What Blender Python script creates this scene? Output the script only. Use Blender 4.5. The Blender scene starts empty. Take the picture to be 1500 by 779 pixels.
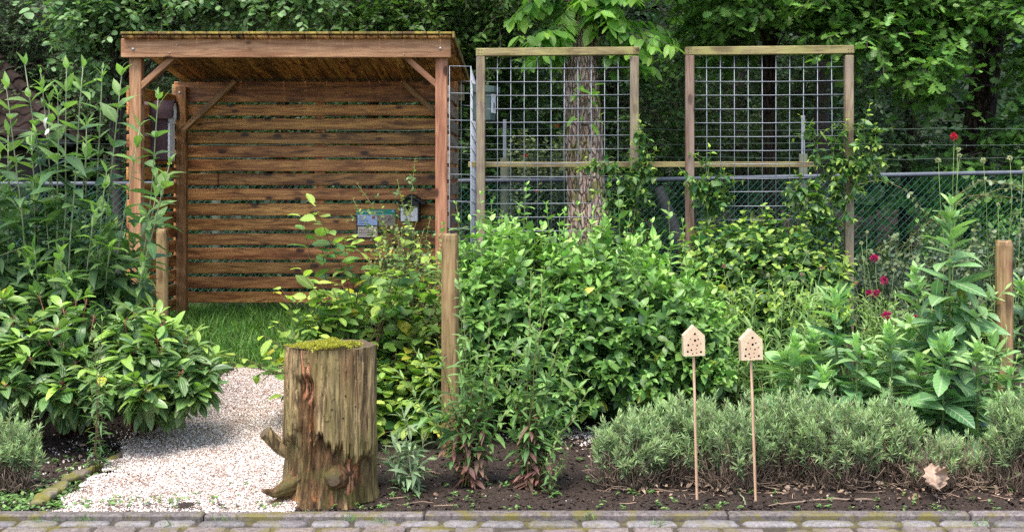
import bpy, math, random
import numpy as np
rng = np.random.default_rng(11)
random.seed(5)
F, CX, HY, H = 1900.0, 826.0, 250.0, 1.6
scene = bpy.context.scene
COL = scene.collection
pi = math.pi
U = rng.uniform

def P(px, py, Y):
    return np.array([(px-CX)/F*Y, Y, H-(py-HY)/F*Y])
def PX(px, Y): return (px-CX)/F*Y
def PZ(py, Y): return H-(py-HY)/F*Y
def sm(a, b, x):
    t = np.clip((np.asarray(x, float)-a)/(b-a), 0, 1); return t*t*(3-2*t)
def g(x, y):
    x = np.asarray(x, float); y = np.asarray(y, float)
    return -0.022+0.022*sm(6.2, 6.8, y)+0.30*sm(7.0, 11.3, y)+0.25*sm(12.5, 30, y)

# ---------- noise ----------
def _h(i, j, k):
    n = (i*374761393+j*668265263+k*2147483647) & 0xffffffff
    n = ((n ^ (n >> 13))*1274126177) & 0xffffffff
    return ((n ^ (n >> 16)) & 0xffff)/65535.0
def vn(x, y, z):
    x, y, z = np.broadcast_arrays(np.asarray(x, float), np.asarray(y, float), np.asarray(z, float))
    i, j, k = np.floor(x).astype(np.int64), np.floor(y).astype(np.int64), np.floor(z).astype(np.int64)
    a, b, c = x-i, y-j, z-k
    a, b, c = a*a*(3-2*a), b*b*(3-2*b), c*c*(3-2*c)
    r = 0
    for di in (0, 1):
        for dj in (0, 1):
            for dk in (0, 1):
                r = r+_h(i+di, j+dj, k+dk)*(a if di else 1-a)*(b if dj else 1-b)*(c if dk else 1-c)
    return r
def fbm(x, y, z, o=4):
    s, a, t = 0, .5, 0
    for q in range(o):
        s = s+a*vn(x*2**q+17*q, y*2**q, z*2**q); t += a; a *= .5
    return s/t

def nrm(v):
    return v/np.maximum(np.linalg.norm(v, axis=-1, keepdims=True), 1e-9)

# ---------- geometry collector ----------
WPOS = {}
class Geo:
    def __init__(s):
        s.v = []; s.f = []; s.n = []; s.r = []; s.a = []; s.c = []; s.k = 0
    def batch(s, V, flat, sizes, rnd=None, age=None, gc=None):
        V = np.asarray(V, float)
        if V.ndim == 2: V = V[None]
        N, k = V.shape[:2]
        if N == 0: return
        flat = np.asarray(flat, np.int64); sizes = np.asarray(sizes, np.int64)
        s.v.append(V.reshape(-1, 3))
        s.f.append((flat[None, :]+(np.arange(N)*k)[:, None]+s.k).ravel())
        s.n.append(np.tile(sizes, N))
        rnd = U(0, 1, N) if rnd is None else np.broadcast_to(rnd, (N,)) if np.ndim(rnd) < 2 else rnd
        s.r.append(np.repeat(rnd, k) if rnd.ndim == 1 else rnd.reshape(-1))
        if age is None: age = np.zeros(N)
        age = np.asarray(age, float)
        if age.ndim == 0: age = np.full(N, float(age))
        s.a.append(np.repeat(age, k) if age.ndim == 1 else age.reshape(-1))
        if gc is None: gc = V
        gc = np.asarray(gc, float)
        if gc.ndim == 2: gc = np.broadcast_to(gc[None], (N, k, 3))
        s.c.append(gc.reshape(-1, 3))
        s.k += N*k
    def build(s, name, mat, parent=None, loc=None, smooth=False):
        me = bpy.data.meshes.new(name)
        o = bpy.data.objects.new(name, me); COL.objects.link(o)
        if parent is not None: o.parent = parent; base = WPOS[parent.name]
        else: base = np.zeros(3)
        if parent is None and loc is not None:
            base = np.array(loc, float); o.location = tuple(base)
        if parent is not None:
            if loc is not None:
                o.location = tuple(np.array(loc)-base); base = np.array(loc, float)
        if s.k:
            V = np.concatenate(s.v)-base
            f = np.concatenate(s.f).astype(np.int32); n = np.concatenate(s.n)
            me.vertices.add(len(V)); me.vertices.foreach_set('co', V.astype(np.float32).ravel())
            me.loops.add(len(f)); me.loops.foreach_set('vertex_index', f)
            me.polygons.add(len(n))
            st = np.concatenate([[0], np.cumsum(n)[:-1]]).astype(np.int32)
            me.polygons.foreach_set('loop_start', st)
            me.polygons.foreach_set('use_smooth', np.full(len(n), smooth))
            for nm, ty, dat, fld in (('rnd', 'FLOAT', s.r, 'value'), ('age', 'FLOAT', s.a, 'value'), ('gc', 'FLOAT_VECTOR', s.c, 'vector')):
                at = me.attributes.new(nm, ty, 'POINT')
                at.data.foreach_set(fld, np.concatenate(dat).astype(np.float32).ravel())
            me.update(calc_edges=True)
        me.materials.append(mat)
        WPOS[o.name] = base
        return o

def thing(name, label, cat, loc, group=None):
    o = bpy.data.objects.new(name, None); COL.objects.link(o)
    o.location = tuple(float(q) for q in loc); o.empty_display_size = .1
    o['label'] = label; o['category'] = cat
    if group: o['group'] = group
    WPOS[o.name] = np.array(o.location[:])
    return o
def tag(o, label=None, cat=None, group=None, kind=None):
    if label: o['label'] = label
    if cat: o['category'] = cat
    if group: o['group'] = group
    if kind: o['kind'] = kind
    return o

# chamfered box
def _cbox():
    V = []; idx = {}
    for sx in (-1, 1):
        for sy in (-1, 1):
            for sz in (-1, 1):
                for a in range(3):
                    idx[(sx, sy, sz, a)] = len(V); V.append((sx, sy, sz, a))
    Fc = []
    S = (-1, 1)
    for a in range(3):
        b, c = [(1, 2), (2, 0), (0, 1)][a]
        for s in S:
            q = []
            for (p, r) in ((-1, -1), (1, -1), (1, 1), (-1, 1)):
                t = [0, 0, 0]; t[a] = s; t[b] = p; t[c] = r; q.append(idx[(*t, a)])
            Fc.append(q if s > 0 else q[::-1])
    for a in range(3):       # edges along a, between faces b and c
        b, c = [(1, 2), (2, 0), (0, 1)][a]
        for sb in S:
            for sc in S:
                t0 = [0, 0, 0]; t0[a] = -1; t0[b] = sb; t0[c] = sc
                t1 = list(t0); t1[a] = 1
                q = [idx[(*t0, b)], idx[(*t1, b)], idx[(*t1, c)], idx[(*t0, c)]]
                Fc.append(q if sb*sc < 0 else q[::-1])
    for sx in S:
        for sy in S:
            for sz in S:
                q = [idx[(sx, sy, sz, 0)], idx[(sx, sy, sz, 1)], idx[(sx, sy, sz, 2)]]
                Fc.append(q if sx*sy*sz > 0 else q[::-1])
    return np.array(V, float), Fc
_CV, _CF = _cbox()
_CFL = np.concatenate(_CF); _CFS = [len(q) for q in _CF]
def box(G, c, size, R=None, ch=.003, grain=None, rnd=None, jit=0):
    size = np.array(size, float); h = size/2
    ch = min(ch, h.min()*.8)
    V = _CV[:, :3]*(h-ch)
    for a in range(3):
        m = _CV[:, 3] == a
        V[m, a] = _CV[m, a]*h[a]
    if jit: V = V+rng.normal(0, jit, V.shape)
    if grain is None: grain = int(np.argmax(size))
    gc = np.stack([V[:, grain], V[:, (grain+1) % 3], V[:, (grain+2) % 3]], -1)
    if R is not None: V = V@np.array(R).T
    G.batch(V+np.array(c, float), _CFL, _CFS, rnd=rnd, gc=gc)
def bar(G, p0, p1, w, h, up=(0, 0, 1), ch=.003, rnd=None):
    p0 = np.array(p0, float); p1 = np.array(p1, float)
    x = p1-p0; L = np.linalg.norm(x); x = x/L
    y = np.cross(up, x); y /= np.linalg.norm(y); z = np.cross(x, y)
    box(G, (p0+p1)/2, (L, w, h), np.stack([x, y, z], 1), ch, 0, rnd)
def rotz(a):
    c, s = math.cos(a), math.sin(a); return np.array([[c, -s, 0], [s, c, 0], [0, 0, 1]])
def rotx(a):
    c, s = math.cos(a), math.sin(a); return np.array([[1, 0, 0], [0, c, -s], [0, s, c]])
def roty(a):
    c, s = math.cos(a), math.sin(a); return np.array([[c, 0, s], [0, 1, 0], [-s, 0, c]])

def tubes(G, C, R, k=5, rnd=None, age=None, cap=True):
    C = np.asarray(C, float)
    if C.ndim == 2: C = C[None]
    N, m = C.shape[:2]
    if N == 0: return
    R = np.broadcast_to(np.asarray(R, float), (N, m)) if np.ndim(R) != 1 or len(np.atleast_1d(R)) == m else np.repeat(np.asarray(R)[:, None], m, 1)
    T = nrm(np.gradient(C, axis=1))
    a = np.where(np.abs(T[..., 2:3]) > .8, np.array([1., .1, 0]), np.array([.05, .1, 1.]))
    e1 = nrm(np.cross(a, T)); e2 = np.cross(T, e1)
    th = np.arange(k)*2*pi/k
    V = C[:, :, None]+R[:, :, None, None]*(np.cos(th)[:, None]*e1[:, :, None]+np.sin(th)[:, None]*e2[:, :, None])
    L = np.concatenate([np.zeros((N, 1)), np.cumsum(np.linalg.norm(np.diff(C, axis=1), axis=-1), 1)], 1)
    gc = np.stack([np.broadcast_to(L[:, :, None], (N, m, k)), np.cos(th)*R[:, :, None], np.sin(th)*R[:, :, None]], -1)
    q = []
    for i in range(m-1):
        for j in range(k):
            q.append([i*k+j, i*k+(j+1) % k, (i+1)*k+(j+1) % k, (i+1)*k+j])
    flat = [x for f in q for x in f]; sizes = [4]*len(q)
    if cap:
        flat += list(range(k))[::-1]+[(m-1)*k+j for j in range(k)]; sizes += [k, k]
    G.batch(V.reshape(N, m*k, 3), flat, sizes, rnd=rnd, age=age, gc=gc.reshape(N, m*k, 3))

def curves(B, T, bow=None, m=6, sag=0, wob=0, exp=1.0):
    """from base B to tip T (N,3); bow: offset (N,3) in the middle; exp<1 rises first"""
    B = np.atleast_2d(B); T = np.atleast_2d(T); N = max(len(B), len(T))
    t = np.linspace(0, 1, m)[None, :, None]
    D = T-B
    C = B[:, None]+D[:, None]*t
    if exp != 1.0:       # horizontal moves slower than vertical
        C = np.broadcast_to(C, (N, m, 3)).copy()
        C[..., :2] = B[:, None, :2]+D[:, None, :2]*t**exp
    if bow is not None: C = C+np.asarray(bow).reshape(-1, 1, 3)*(4*t*(1-t))
    if wob: C = C+rng.normal(0, wob, (N, m, 3))*(t*(1.1-t)*3)
    if sag: C = C-np.array([0, 0, 1.])*sag*(t**2)
    return np.broadcast_to(C, (N, m, 3)).copy()

def tpl(rows, fold=.25, curl=.15):
    V = [(0, 0)]; 
    for t, w in rows: V += [(-w, t), (0, t), (w, t)]
    V.append((0, 1)); V = np.array(V, float)
    n = len(rows); f = [[0, 2, 1], [0, 3, 2]]; e = 3*n+1
    for i in range(n-1):
        a = 1+3*i
        f += [[a, a+1, a+4, a+3], [a+1, a+2, a+5, a+4]]
    a = 1+3*(n-1); f += [[a, a+1, e], [a+1, a+2, e]]
    return dict(V=V, flat=[x for q in f for x in q], sizes=[len(q) for q in f], fold=fold, curl=curl)
T_OV = tpl([(.22, .8), (.5, 1.), (.8, .55)], .22, .22)      # ovate
T_OV2 = tpl([(.4, 1.)], .2, .12)                            # far leaf, few faces
T_LAN = tpl([(.2, .75), (.45, 1.), (.75, .55)], .3, .28)     # lanceolate
T_ROUND = tpl([(.15, .7), (.5, 1.05), (.85, .75)], .15, .15)
T_HEART = tpl([(.06, .75), (.32, 1.), (.7, .6)], .25, .25)
T_BLADE = tpl([(.4, 1.)], .1, .1)
T_OAK = tpl([(.14, .22), (.27, .8), (.35, .36), (.5, 1.08), (.6, .5), (.76, 1.), (.84, .6), (.94, .55)], .12, .12)
T_ELL = tpl([(.1, .45), (.3, .9), (.55, 1.), (.8, .7), (.93, .35)], .28, .3)
T_SER = tpl([(.1, .6), (.2, .78), (.24, .7), (.38, 1.0), (.42, .88), (.56, .98), (.6, .84), (.74, .78), (.78, .62), (.9, .36)], .18, .2)
def leaves(G, tp, B, D, Nn, L, asp, age, curlv=.6):
    B = np.asarray(B, float); N = len(B)
    if N == 0: return
    D = nrm(D); Nn = Nn-(Nn*D).sum(-1, keepdims=True)*D; Nn = nrm(Nn); S = np.cross(D, Nn)
    L = np.broadcast_to(L, (N,))[:, None, None]
    W = L*np.broadcast_to(asp, (N,))[:, None, None]*.5*U(.85, 1.15, (N, 1, 1))
    V = tp['V']; u = V[None, :, 0:1]; v = V[None, :, 1:2]
    cu = (tp['curl']*(1+curlv*rng.normal(0, 1, (N, 1, 1))))
    fo = tp['fold']*U(.3, 1.6, (N, 1, 1))
    tw = rng.normal(0, .25, (N, 1, 1))
    w = -cu*L*v**2+fo*np.abs(u)*W+tw*u*W*v
    pts = B[:, None]+S[:, None]*(u*W)+D[:, None]*(v*L*(1-.25*np.abs(cu)*v))+Nn[:, None]*w
    k = V.shape[0]
    gc = np.stack([V[:, 0], V[:, 1], np.zeros(k)], -1)
    G.batch(pts, tp['flat'], tp['sizes'], rnd=U(0, 1, N), age=age, gc=gc)

def leafy(G, tp, C, t, per=2, ang=60, L=.05, asp=.4, age=0., droop=.15, up=.6, dec=pi/2, jit=.2, flat=False, keep=1.0, curlv=.6, angj=12, phij=.25, Lj=.18):
    C = np.asarray(C, float); N, m = C.shape[:2]
    t = np.atleast_1d(np.asarray(t, float)); K = len(t)
    tt = np.clip(t[None, :]+rng.normal(0, .25/max(K, 1), (N, K)), 0.0, 1.0)
    x = tt*(m-1); i = np.clip(x.astype(int), 0, m-2); fr = (x-i)[..., None]
    ar = np.arange(N)[:, None]
    p = C[ar, i]*(1-fr)+C[ar, i+1]*fr
    T = nrm(C[ar, i+1]-C[ar, i])
    if flat:
        e1 = nrm(np.cross(T, np.array([0.02, 0.03, 1.]))+1e-6)
    else:
        r = nrm(rng.normal(0, 1, (N, 1, 3)))*np.ones((1, K, 1)); e1 = nrm(r-(r*T).sum(-1, keepdims=True)*T)
    e2 = np.cross(T, e1)
    ph0 = np.zeros((N, 1)) if flat else U(0, 2*pi, (N, 1))
    for j in range(per):
        ph = ph0+np.arange(K)[None]*dec+j*2*pi/per+rng.normal(0, phij, (N, K))
        s = np.cos(ph)[..., None]*e1+np.sin(ph)[..., None]*e2
        a = np.radians(np.broadcast_to(ang, (K,))[None, :]+rng.normal(0, angj, (N, K)))[..., None]
        d = np.cos(a)*T+np.sin(a)*s
        d = d+np.array([0, 0, -1.])*(np.broadcast_to(droop, (K,))[None, :, None]+rng.normal(0, .08, (N, K, 1)))
        n = T*(1-up)+np.array([0, 0, 1.])*up+rng.normal(0, jit, (N, K, 3))
        LL = np.broadcast_to(L, (K,))[None]*(1+Lj*rng.normal(0, 1, (N, K))).clip(.4, 1.6)
        ag = np.clip(np.broadcast_to(age, (K,))[None]+rng.normal(0, .08, (N, K)), 0, 1)
        km = U(0, 1, (N, K)) < keep
        leaves(G, tp, p[km], d[km], n[km], LL[km], asp, ag[km], curlv)
    return p, T
EXPO = 1.8
# ---------- materials ----------
class NT:
    def __init__(s, name):
        s.m = bpy.data.materials.new(name); s.m.use_nodes = True
        s.t = s.m.node_tree; s.t.nodes.clear()
        s.out = s.n('ShaderNodeOutputMaterial')
    def n(s, ty, ins=None, **pr):
        x = s.t.nodes.new(ty)
        for k, v in pr.items(): setattr(x, k, v)
        for k, v in (ins or {}).items():
            if isinstance(v, bpy.types.NodeSocket): s.t.links.new(v, x.inputs[k])
            elif v is not None: x.inputs[k].default_value = v
        return x
    def at(s, nm, fld='Fac'): return s.n('ShaderNodeAttribute', attribute_name=nm).outputs[fld]
    def mt(s, op, a, b=0.0, c=0.0, clamp=False):
        return s.n('ShaderNodeMath', {0: a, 1: b, 2: c}, operation=op, use_clamp=clamp).outputs[0]
    def mix(s, f, a, b, bt='MIX'):
        x = s.t.nodes.new('ShaderNodeMix'); x.data_type = 'RGBA'; x.blend_type = bt
        for i, v in ((0, f), (6, a), (7, b)):
            if isinstance(v, bpy.types.NodeSocket): s.t.links.new(v, x.inputs[i])
            else: x.inputs[i].default_value = v if i == 0 else (tuple(v)+(1,) if len(v) == 3 else v)
        return x.outputs[2]
    def vmul(s, v, k): return s.n('ShaderNodeVectorMath', {0: v, 1: k}, operation='MULTIPLY').outputs[0]
    def vadd(s, v, k): return s.n('ShaderNodeVectorMath', {0: v, 1: k}, operation='ADD').outputs[0]
    def noise(s, v, sc, det=4, dist=0., rough=.55):
        return s.n('ShaderNodeTexNoise', {'Vector': v, 'Scale': sc, 'Detail': det, 'Distortion': dist, 'Roughness': rough}).outputs['Fac']
    def vor(s, v, sc, feat='F1', rnd=1.0):
        return s.n('ShaderNodeTexVoronoi', {'Vector': v, 'Scale': sc, 'Randomness': rnd}, feature=feat).outputs
    def rmp(s, f, stops, interp='LINEAR'):
        x = s.n('ShaderNodeValToRGB', {0: f}); e = x.color_ramp.elements; x.color_ramp.interpolation = interp
        while len(e) < len(stops): e.new(.5)
        for q, (p, c) in zip(e, stops):
            q.position = p; q.color = (c, c, c, 1) if np.isscalar(c) else tuple(c)+(1,)
        return x.outputs[0]
    def mr(s, f, a, b, c=0., d=1.):
        return s.n('ShaderNodeMapRange', {0: f, 1: a, 2: b, 3: c, 4: d}).outputs[0]
    def obj(s): return s.n('ShaderNodeTexCoord').outputs['Object']
    def pos(s): return s.n('ShaderNodeNewGeometry').outputs['Position']
    def bump(s, h, st=.4, d=.01): return s.n('ShaderNodeBump', {'Height': h, 'Strength': st, 'Distance': d}).outputs[0]
    def pr(s, col, rough=.6, norm=None, metal=0., spec=.5, **kw):
        ins = {'Base Color': col if isinstance(col, bpy.types.NodeSocket) else tuple(col)+(1,), 'Roughness': rough, 'Metallic': metal, 'Specular IOR Level': spec}
        if norm is not None: ins['Normal'] = norm
        ins.update(kw)
        return s.n('ShaderNodeBsdfPrincipled', ins).outputs[0]
    def done(s, sh):
        s.t.links.new(sh, s.out.inputs[0]); return s.m

def leafmat(name, old, young, old2=None, rough=.42, tr=.3, vein=.35, vf=9, par=False, pale=.25, spec=.4, midc=None, yel=0.):
    """old/young: leaf colours by age, old darkened to paint shade between leaves; old2: a second old tone picked by leaf"""
    s = NT(name)
    rnd = s.at('rnd'); age = s.at('age')
    gc = s.at('gc', 'Vector'); sx = s.n('ShaderNodeSeparateXYZ', {0: gc})
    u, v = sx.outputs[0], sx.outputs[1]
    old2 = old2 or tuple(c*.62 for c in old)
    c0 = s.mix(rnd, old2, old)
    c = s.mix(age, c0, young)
    c = s.mix(s.mt('MULTIPLY', s.mt('GREATER_THAN', s.mt('FRACT', s.mt('MULTIPLY', rnd, 37.)), 1-yel), .8), c, (.42, .36, .03)) if yel else c
    val = s.mr(s.mt('FRACT', s.mt('MULTIPLY', rnd, 13.7)), 0, 1, .72, 1.28)
    c = s.n('ShaderNodeHueSaturation', {'Hue': s.mr(s.mt('FRACT', s.mt('MULTIPLY', rnd, 7.3)), 0, 1, .488, .512), 'Value': val, 'Color': c}).outputs[0]
    au = s.mt('ABSOLUTE', u)
    mid = s.mr(au, .03, .11, 1., 0.)
    if par:
        d = s.mt('ABSOLUTE', s.mt('SUBTRACT', au, s.mt('MULTIPLY', s.mt('SINE', s.mt('MULTIPLY', v, pi)), .5)))
        side = s.mr(d, .03, .13, 1., 0.)
    else:
        w = s.mt('SINE', s.mt('MULTIPLY', s.mt('SUBTRACT', v, s.mt('MULTIPLY', au, .22)), vf*2*pi))
        side = s.mr(w, .72, 1., 0., .6)
    ve = s.mt('MAXIMUM', mid, side)
    vc = s.mix(1., c, (2.2, 2.0, 1.9), 'MULTIPLY') if midc is None else s.mix(.7, c, midc)
    c = s.mix(s.mt('MULTIPLY', ve, vein), c, vc)
    bk = s.n('ShaderNodeNewGeometry').outputs['Backfacing']
    lum = s.mix(1., c, (1.35, 1.45, 1.6), 'MULTIPLY')
    c = s.mix(s.mt('MULTIPLY', bk, min(1., pale*2.5)), c, lum)
    nb = s.bump(s.mt('MULTIPLY', ve, -1.), .5 if par else .25, .004)
    p = s.pr(c, rough, nb, spec=spec)
    t = s.n('ShaderNodeBsdfTranslucent', {'Color': s.mix(1., c, (1.25, 1.35, .55), 'MULTIPLY'), 'Normal': nb}).outputs[0]
    return s.done(s.n('ShaderNodeMixShader', {0: tr, 1: p, 2: t}).outputs[0])

def simple(name, col, rough=.6, var=.15, sc=12, metal=0., bump=.2, col2=None, spec=.5, bd=.003):
    s = NT(name); v = s.obj()
    f = s.noise(v, sc, 6); f2 = s.noise(v, sc*7, 4)
    a = tuple(q*(1-var) for q in col); b = col2 or tuple(min(1, q*(1+var)) for q in col)
    c = s.mix(s.mr(f, .3, .7), a, b)
    c = s.mix(.35*min(1, var*3), c, s.mix(f2, (.3, .3, .3), (.9, .9, .9)), 'OVERLAY')
    return s.done(s.pr(c, rough, s.bump(f2, bump, bd), metal, spec))

def wood(name, dark, light, knot=(.05, .02, .01), green=0., grey=0., rough=.62, gcol=(.16, .17, .04), scale=1., vary=.35, stain=.3, spec=.35):
    s = NT(name)
    gc = s.at('gc', 'Vector'); rnd = s.at('rnd')
    off = s.n('ShaderNodeCombineXYZ', {0: s.mt('MULTIPLY', rnd, 31.), 1: s.mt('MULTIPLY', rnd, 17.), 2: s.mt('MULTIPLY', rnd, 53.)}).outputs[0]
    v = s.vadd(gc, off)
    k = scale
    broad = s.noise(s.vmul(v, (2.2*k, 22*k, 22*k)), 1., 4, .5)
    ring0 = s.noise(s.vmul(v, (.9*k, 11*k, 11*k)), 1., 2, .25)
    ring = s.mt('SINE', s.mt('MULTIPLY', ring0, 70.))
    fib = s.noise(s.vmul(v, (7*k, 170*k, 170*k)), 1., 4)
    vo = s.vor(s.vmul(v, (4.2*k, 9*k, 9*k)), 1.)
    kd = vo['Distance']
    kn = s.mr(kd, .13, .2, 1., 0.)
    c = s.mix(s.mr(broad, .36, .64), dark, light)
    c = s.mix(s.mt('MULTIPLY', s.mr(ring, .1, .9, 0., 1.), .5), c, s.mix(1., c, (.55, .45, .38), 'MULTIPLY'))
    c = s.mix(s.mt('MULTIPLY', s.mr(fib, .4, .62, 1., 0.), .42), c, s.mix(1., c, (.5, .45, .4), 'MULTIPLY'))
    halo = s.mr(kd, .16, .36, 1., 0.)
    c = s.mix(s.mt('MULTIPLY', halo, .35), c, s.mix(1., c, (.6, .45, .35), 'MULTIPLY'))
    c = s.mix(s.mt('MULTIPLY', kn, .92), c, knot)
    # weather stains in world space
    st = s.noise(s.vmul(v, (3., 20., 20.)), 1., 5, 1.)
    c = s.mix(s.mt('MULTIPLY', s.mr(st, .53, .62), stain), c, s.mix(1., c, (.32, .27, .22), 'MULTIPLY'))
    if grey: c = s.mix(s.mt('MULTIPLY', s.mr(s.noise(s.vmul(v, (1.1, 9., 9.)), 1., 4), .4, .65), grey), c, (.30, .27, .24))
    if green: c = s.mix(s.mt('MULTIPLY', s.mr(s.noise(v, 9., 6, .5), .42, .62), green), c, gcol)
    c = s.n('ShaderNodeHueSaturation', {'Hue': s.mr(s.mt('FRACT', s.mt('MULTIPLY', rnd, 9.1)), 0, 1, .49, .508), 'Value': s.mr(rnd, 0, 1, 1-vary, 1+vary*.7), 'Color': c}).outputs[0]
    h = s.mt('ADD', s.mt('MULTIPLY', fib, .6), s.mt('MULTIPLY', ring, .15))
    return s.done(s.pr(c, rough, s.bump(h, .35, .003), spec=spec))

def bark(name, dark, light, moss=0., sc=1., mossc=(.09, .11, .01), depth=.03):
    s = NT(name); v = s.obj()
    w = s.vadd(s.vmul(v, (1, 1, .3)), s.n('ShaderNodeCombineXYZ', {0: s.mt('MULTIPLY', s.noise(v, 6., 3), .05)}).outputs[0])
    vo = s.vor(w, 26*sc, 'DISTANCE_TO_EDGE')['Distance']
    n = s.noise(s.vmul(v, (1, 1, .25)), 40*sc, 5)
    cr = s.mr(vo, .0, .16)
    hgt = s.mt('ADD', s.mt('MULTIPLY', cr, .8), s.mt('MULTIPLY', n, .5))
    c = s.mix(s.mt('MULTIPLY', cr, s.mr(n, .25, .75)), dark, light)
    c = s.mix(s.mr(s.noise(v, 3., 3), .35, .7, 0, .5), c, s.mix(1., c, (.55, .5, .5), 'MULTIPLY'))
    if moss: c = s.mix(s.mt('MULTIPLY', s.mr(s.noise(v, 4.5, 6, .4), .5, .6), moss), c, mossc)
    return s.done(s.pr(c, .85, s.bump(hgt, .9, depth), spec=.2))
# ---------- materials used ----------
M = {}
M['beam'] = wood('larch_planed', (.34, .15, .072), (.56, .30, .16), rough=.55, stain=.15, vary=.08)
M['post'] = wood('larch_post', (.34, .16, .078), (.55, .30, .16), rough=.6, stain=.2, vary=.1)
M['slat'] = wood('larch_slat', (.27, .098, .022), (.72, .355, .105), rough=.5, stain=.75, vary=.32, spec=.45)
M['dpost'] = wood('larch_dark_post', (.26, .12, .042), (.44, .23, .09), rough=.6, stain=.4, vary=.12)
M['roofw'] = wood('roof_board', (.30, .14, .04), (.72, .40, .14), rough=.55, stain=.9, vary=.6)
M['roofmoss'] = wood('mossy_roof_board', (.12, .075, .035), (.24, .15, .06), green=.95, gcol=(.30, .23, .035), rough=.8, stain=.5)
M['sideb'] = wood('weathered_board', (.17, .11, .07), (.30, .21, .14), grey=.5, rough=.75, stain=.5)
M['trel'] = wood('pressure_treated', (.17, .125, .08), (.33, .26, .18), green=.25, grey=.35, rough=.7, gcol=(.30, .29, .11), stain=.3, vary=.08)
M['treltop'] = wood('green_treated', (.17, .135, .06), (.33, .27, .13), green=.5, rough=.7, gcol=(.33, .32, .10), stain=.25, vary=.08)
M['trelbr'] = wood('brown_treated', (.15, .09, .06), (.28, .19, .14), grey=.5, rough=.7, stain=.3, vary=.08)
M['stake'] = wood('garden_stake', (.20, .12, .055), (.40, .26, .13), green=.3, rough=.65, scale=1., vary=.1, stain=.6, gcol=(.3, .27, .1))
M['bee'] = wood('pine_light', (.70, .55, .36), (.80, .67, .47), knot=(.5, .26, .12), rough=.55, stain=.05, vary=.03)
M['dowel'] = wood('dowel', (.58, .38, .25), (.70, .48, .33), knot=(.5, .3, .2), rough=.6, stain=.1, vary=.03)
M['galv'] = simple('galvanised', (.24, .26, .29), .5, .15, 30, metal=.2, bump=.05)
M['pipe'] = simple('grey_pipe', (.10, .115, .14), .6, .2, 14, metal=.1, bump=.08, spec=.3)
M['fpost'] = simple('weathered_steel_post', (.09, .10, .085), .75, .2, 9, metal=0., col2=(.09, .105, .06), spec=.2)
M['green_wire'] = simple('green_plastic_wire', (.025, .13, .10), .45, .1, 30)
M['barb'] = simple('barbed', (.06, .09, .07), .6, .2, 20, metal=.2)
M['dark'] = simple('dark_hole', (.012, .009, .007), .9, .1)
M['screw'] = simple('screw_steel', (.55, .55, .55), .35, .05, metal=.6)
M['nbrown'] = simple('woodcrete_brown', (.060, .028, .032), .75, .25, 14, bump=.5)
M['white'] = simple('chalk_white', (.72, .72, .72), .7, .06, 20)
M['ngreen'] = simple('painted_green_grey', (.06, .095, .085), .7, .2, 14)
M['nblack'] = simple('tar_black', (.016, .018, .018), .6, .2, 20)
M['tile'] = simple('clay_tile_brown', (.026, .018, .015), .9, .4, 8, bump=.4, spec=.08)
M['zinc'] = simple('zinc_grey', (.03, .033, .037), .5, .15, 10, metal=.2)
M['bwall'] = simple('dark_wall', (.05, .042, .035), .85, .2, 10)
M['stem_g'] = simple('stem_green', (.13, .20, .05), .55, .2, 20)
M['stem_pale'] = simple('stem_pale', (.26, .30, .17), .6, .2, 20)
M['stem_b'] = simple('stem_brown', (.11, .065, .035), .7, .3, 20)
M['stem_red'] = simple('stem_red', (.16, .08, .045), .55, .25, 8, col2=(.17, .2, .05))
M['twig'] = simple('twig_bark', (.055, .042, .032), .8, .3, 20)
M['lavwood'] = simple('lavender_wood', (.19, .135, .095), .85, .35, 25)
M['bark'] = bark('bark_chestnut', (.22, .155, .12), (.74, .59, .48), .75, .95)
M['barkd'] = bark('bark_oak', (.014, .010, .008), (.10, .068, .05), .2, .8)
M['barkb'] = simple('bark_birch', (.17, .15, .13), .8, .6, 9, col2=(.06, .05, .045), bump=.5)

def ground_mat():
    s = NT('garden_soil'); v = s.obj()
    n = s.noise(v, 9., 8, .3, .7); n2 = s.noise(v, 90., 5, 0., .7); n3 = s.noise(v, 1.3, 3)
    c = s.mix(s.mr(n2, .3, .75), (.018, .0125, .010), (.075, .052, .040))
    c = s.mix(s.mr(n, .45, .7, 0, .6), c, (.042, .030, .024))
    vo = s.vor(v, 130.)
    chip = s.mt('MULTIPLY', s.mt('LESS_THAN', vo['Distance'], .2), s.mt('GREATER_THAN', s.n('ShaderNodeSeparateXYZ', {0: vo['Color']}).outputs[0], .93))
    c = s.mix(chip, c, (.42, .36, .32))
    h = s.mt('ADD', n, s.mt('MULTIPLY', n2, .5))
    return s.done(s.pr(c, .9, s.bump(h, .9, .02), spec=.25))
M['soil'] = ground_mat()
def stonemat(name, a, b, mossamt=.5, sc=1.):
    s = NT(name); v = s.obj(); rnd = s.at('rnd')
    n = s.noise(v, 45.*sc, 8, 0., .85); n1 = s.noise(v, 9.*sc, 4)
    c = s.mix(s.mr(n, .4, .6), a, b)
    c = s.n('ShaderNodeHueSaturation', {'Hue': s.mr(rnd, 0, 1, .48, .52), 'Value': s.mr(s.mt('FRACT', s.mt('MULTIPLY', rnd, 7.1)), 0, 1, .75, 1.2), 'Color': c}).outputs[0]
    c = s.mix(s.mt('MULTIPLY', s.mr(s.noise(s.vadd(v, (3, 1, 2)), 7., 6, .5), .5 if mossamt < .95 else .43, .62 if mossamt < .95 else .56), mossamt), c, (.14, .12, .025) if mossamt < .95 else (.15, .14, .03))
    c = s.mix(s.mr(n1, .5, .8, 0, .35), c, (.09, .08, .075))
    return s.done(s.pr(c, .8, s.bump(n, .5, .004), spec=.3))
M['kerb'] = stonemat('kerb_concrete', (.065, .054, .052), (.21, .18, .17), .85)
M['cobble'] = stonemat('granite_cobble', (.11, .10, .10), (.24, .225, .22), .4)
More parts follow.
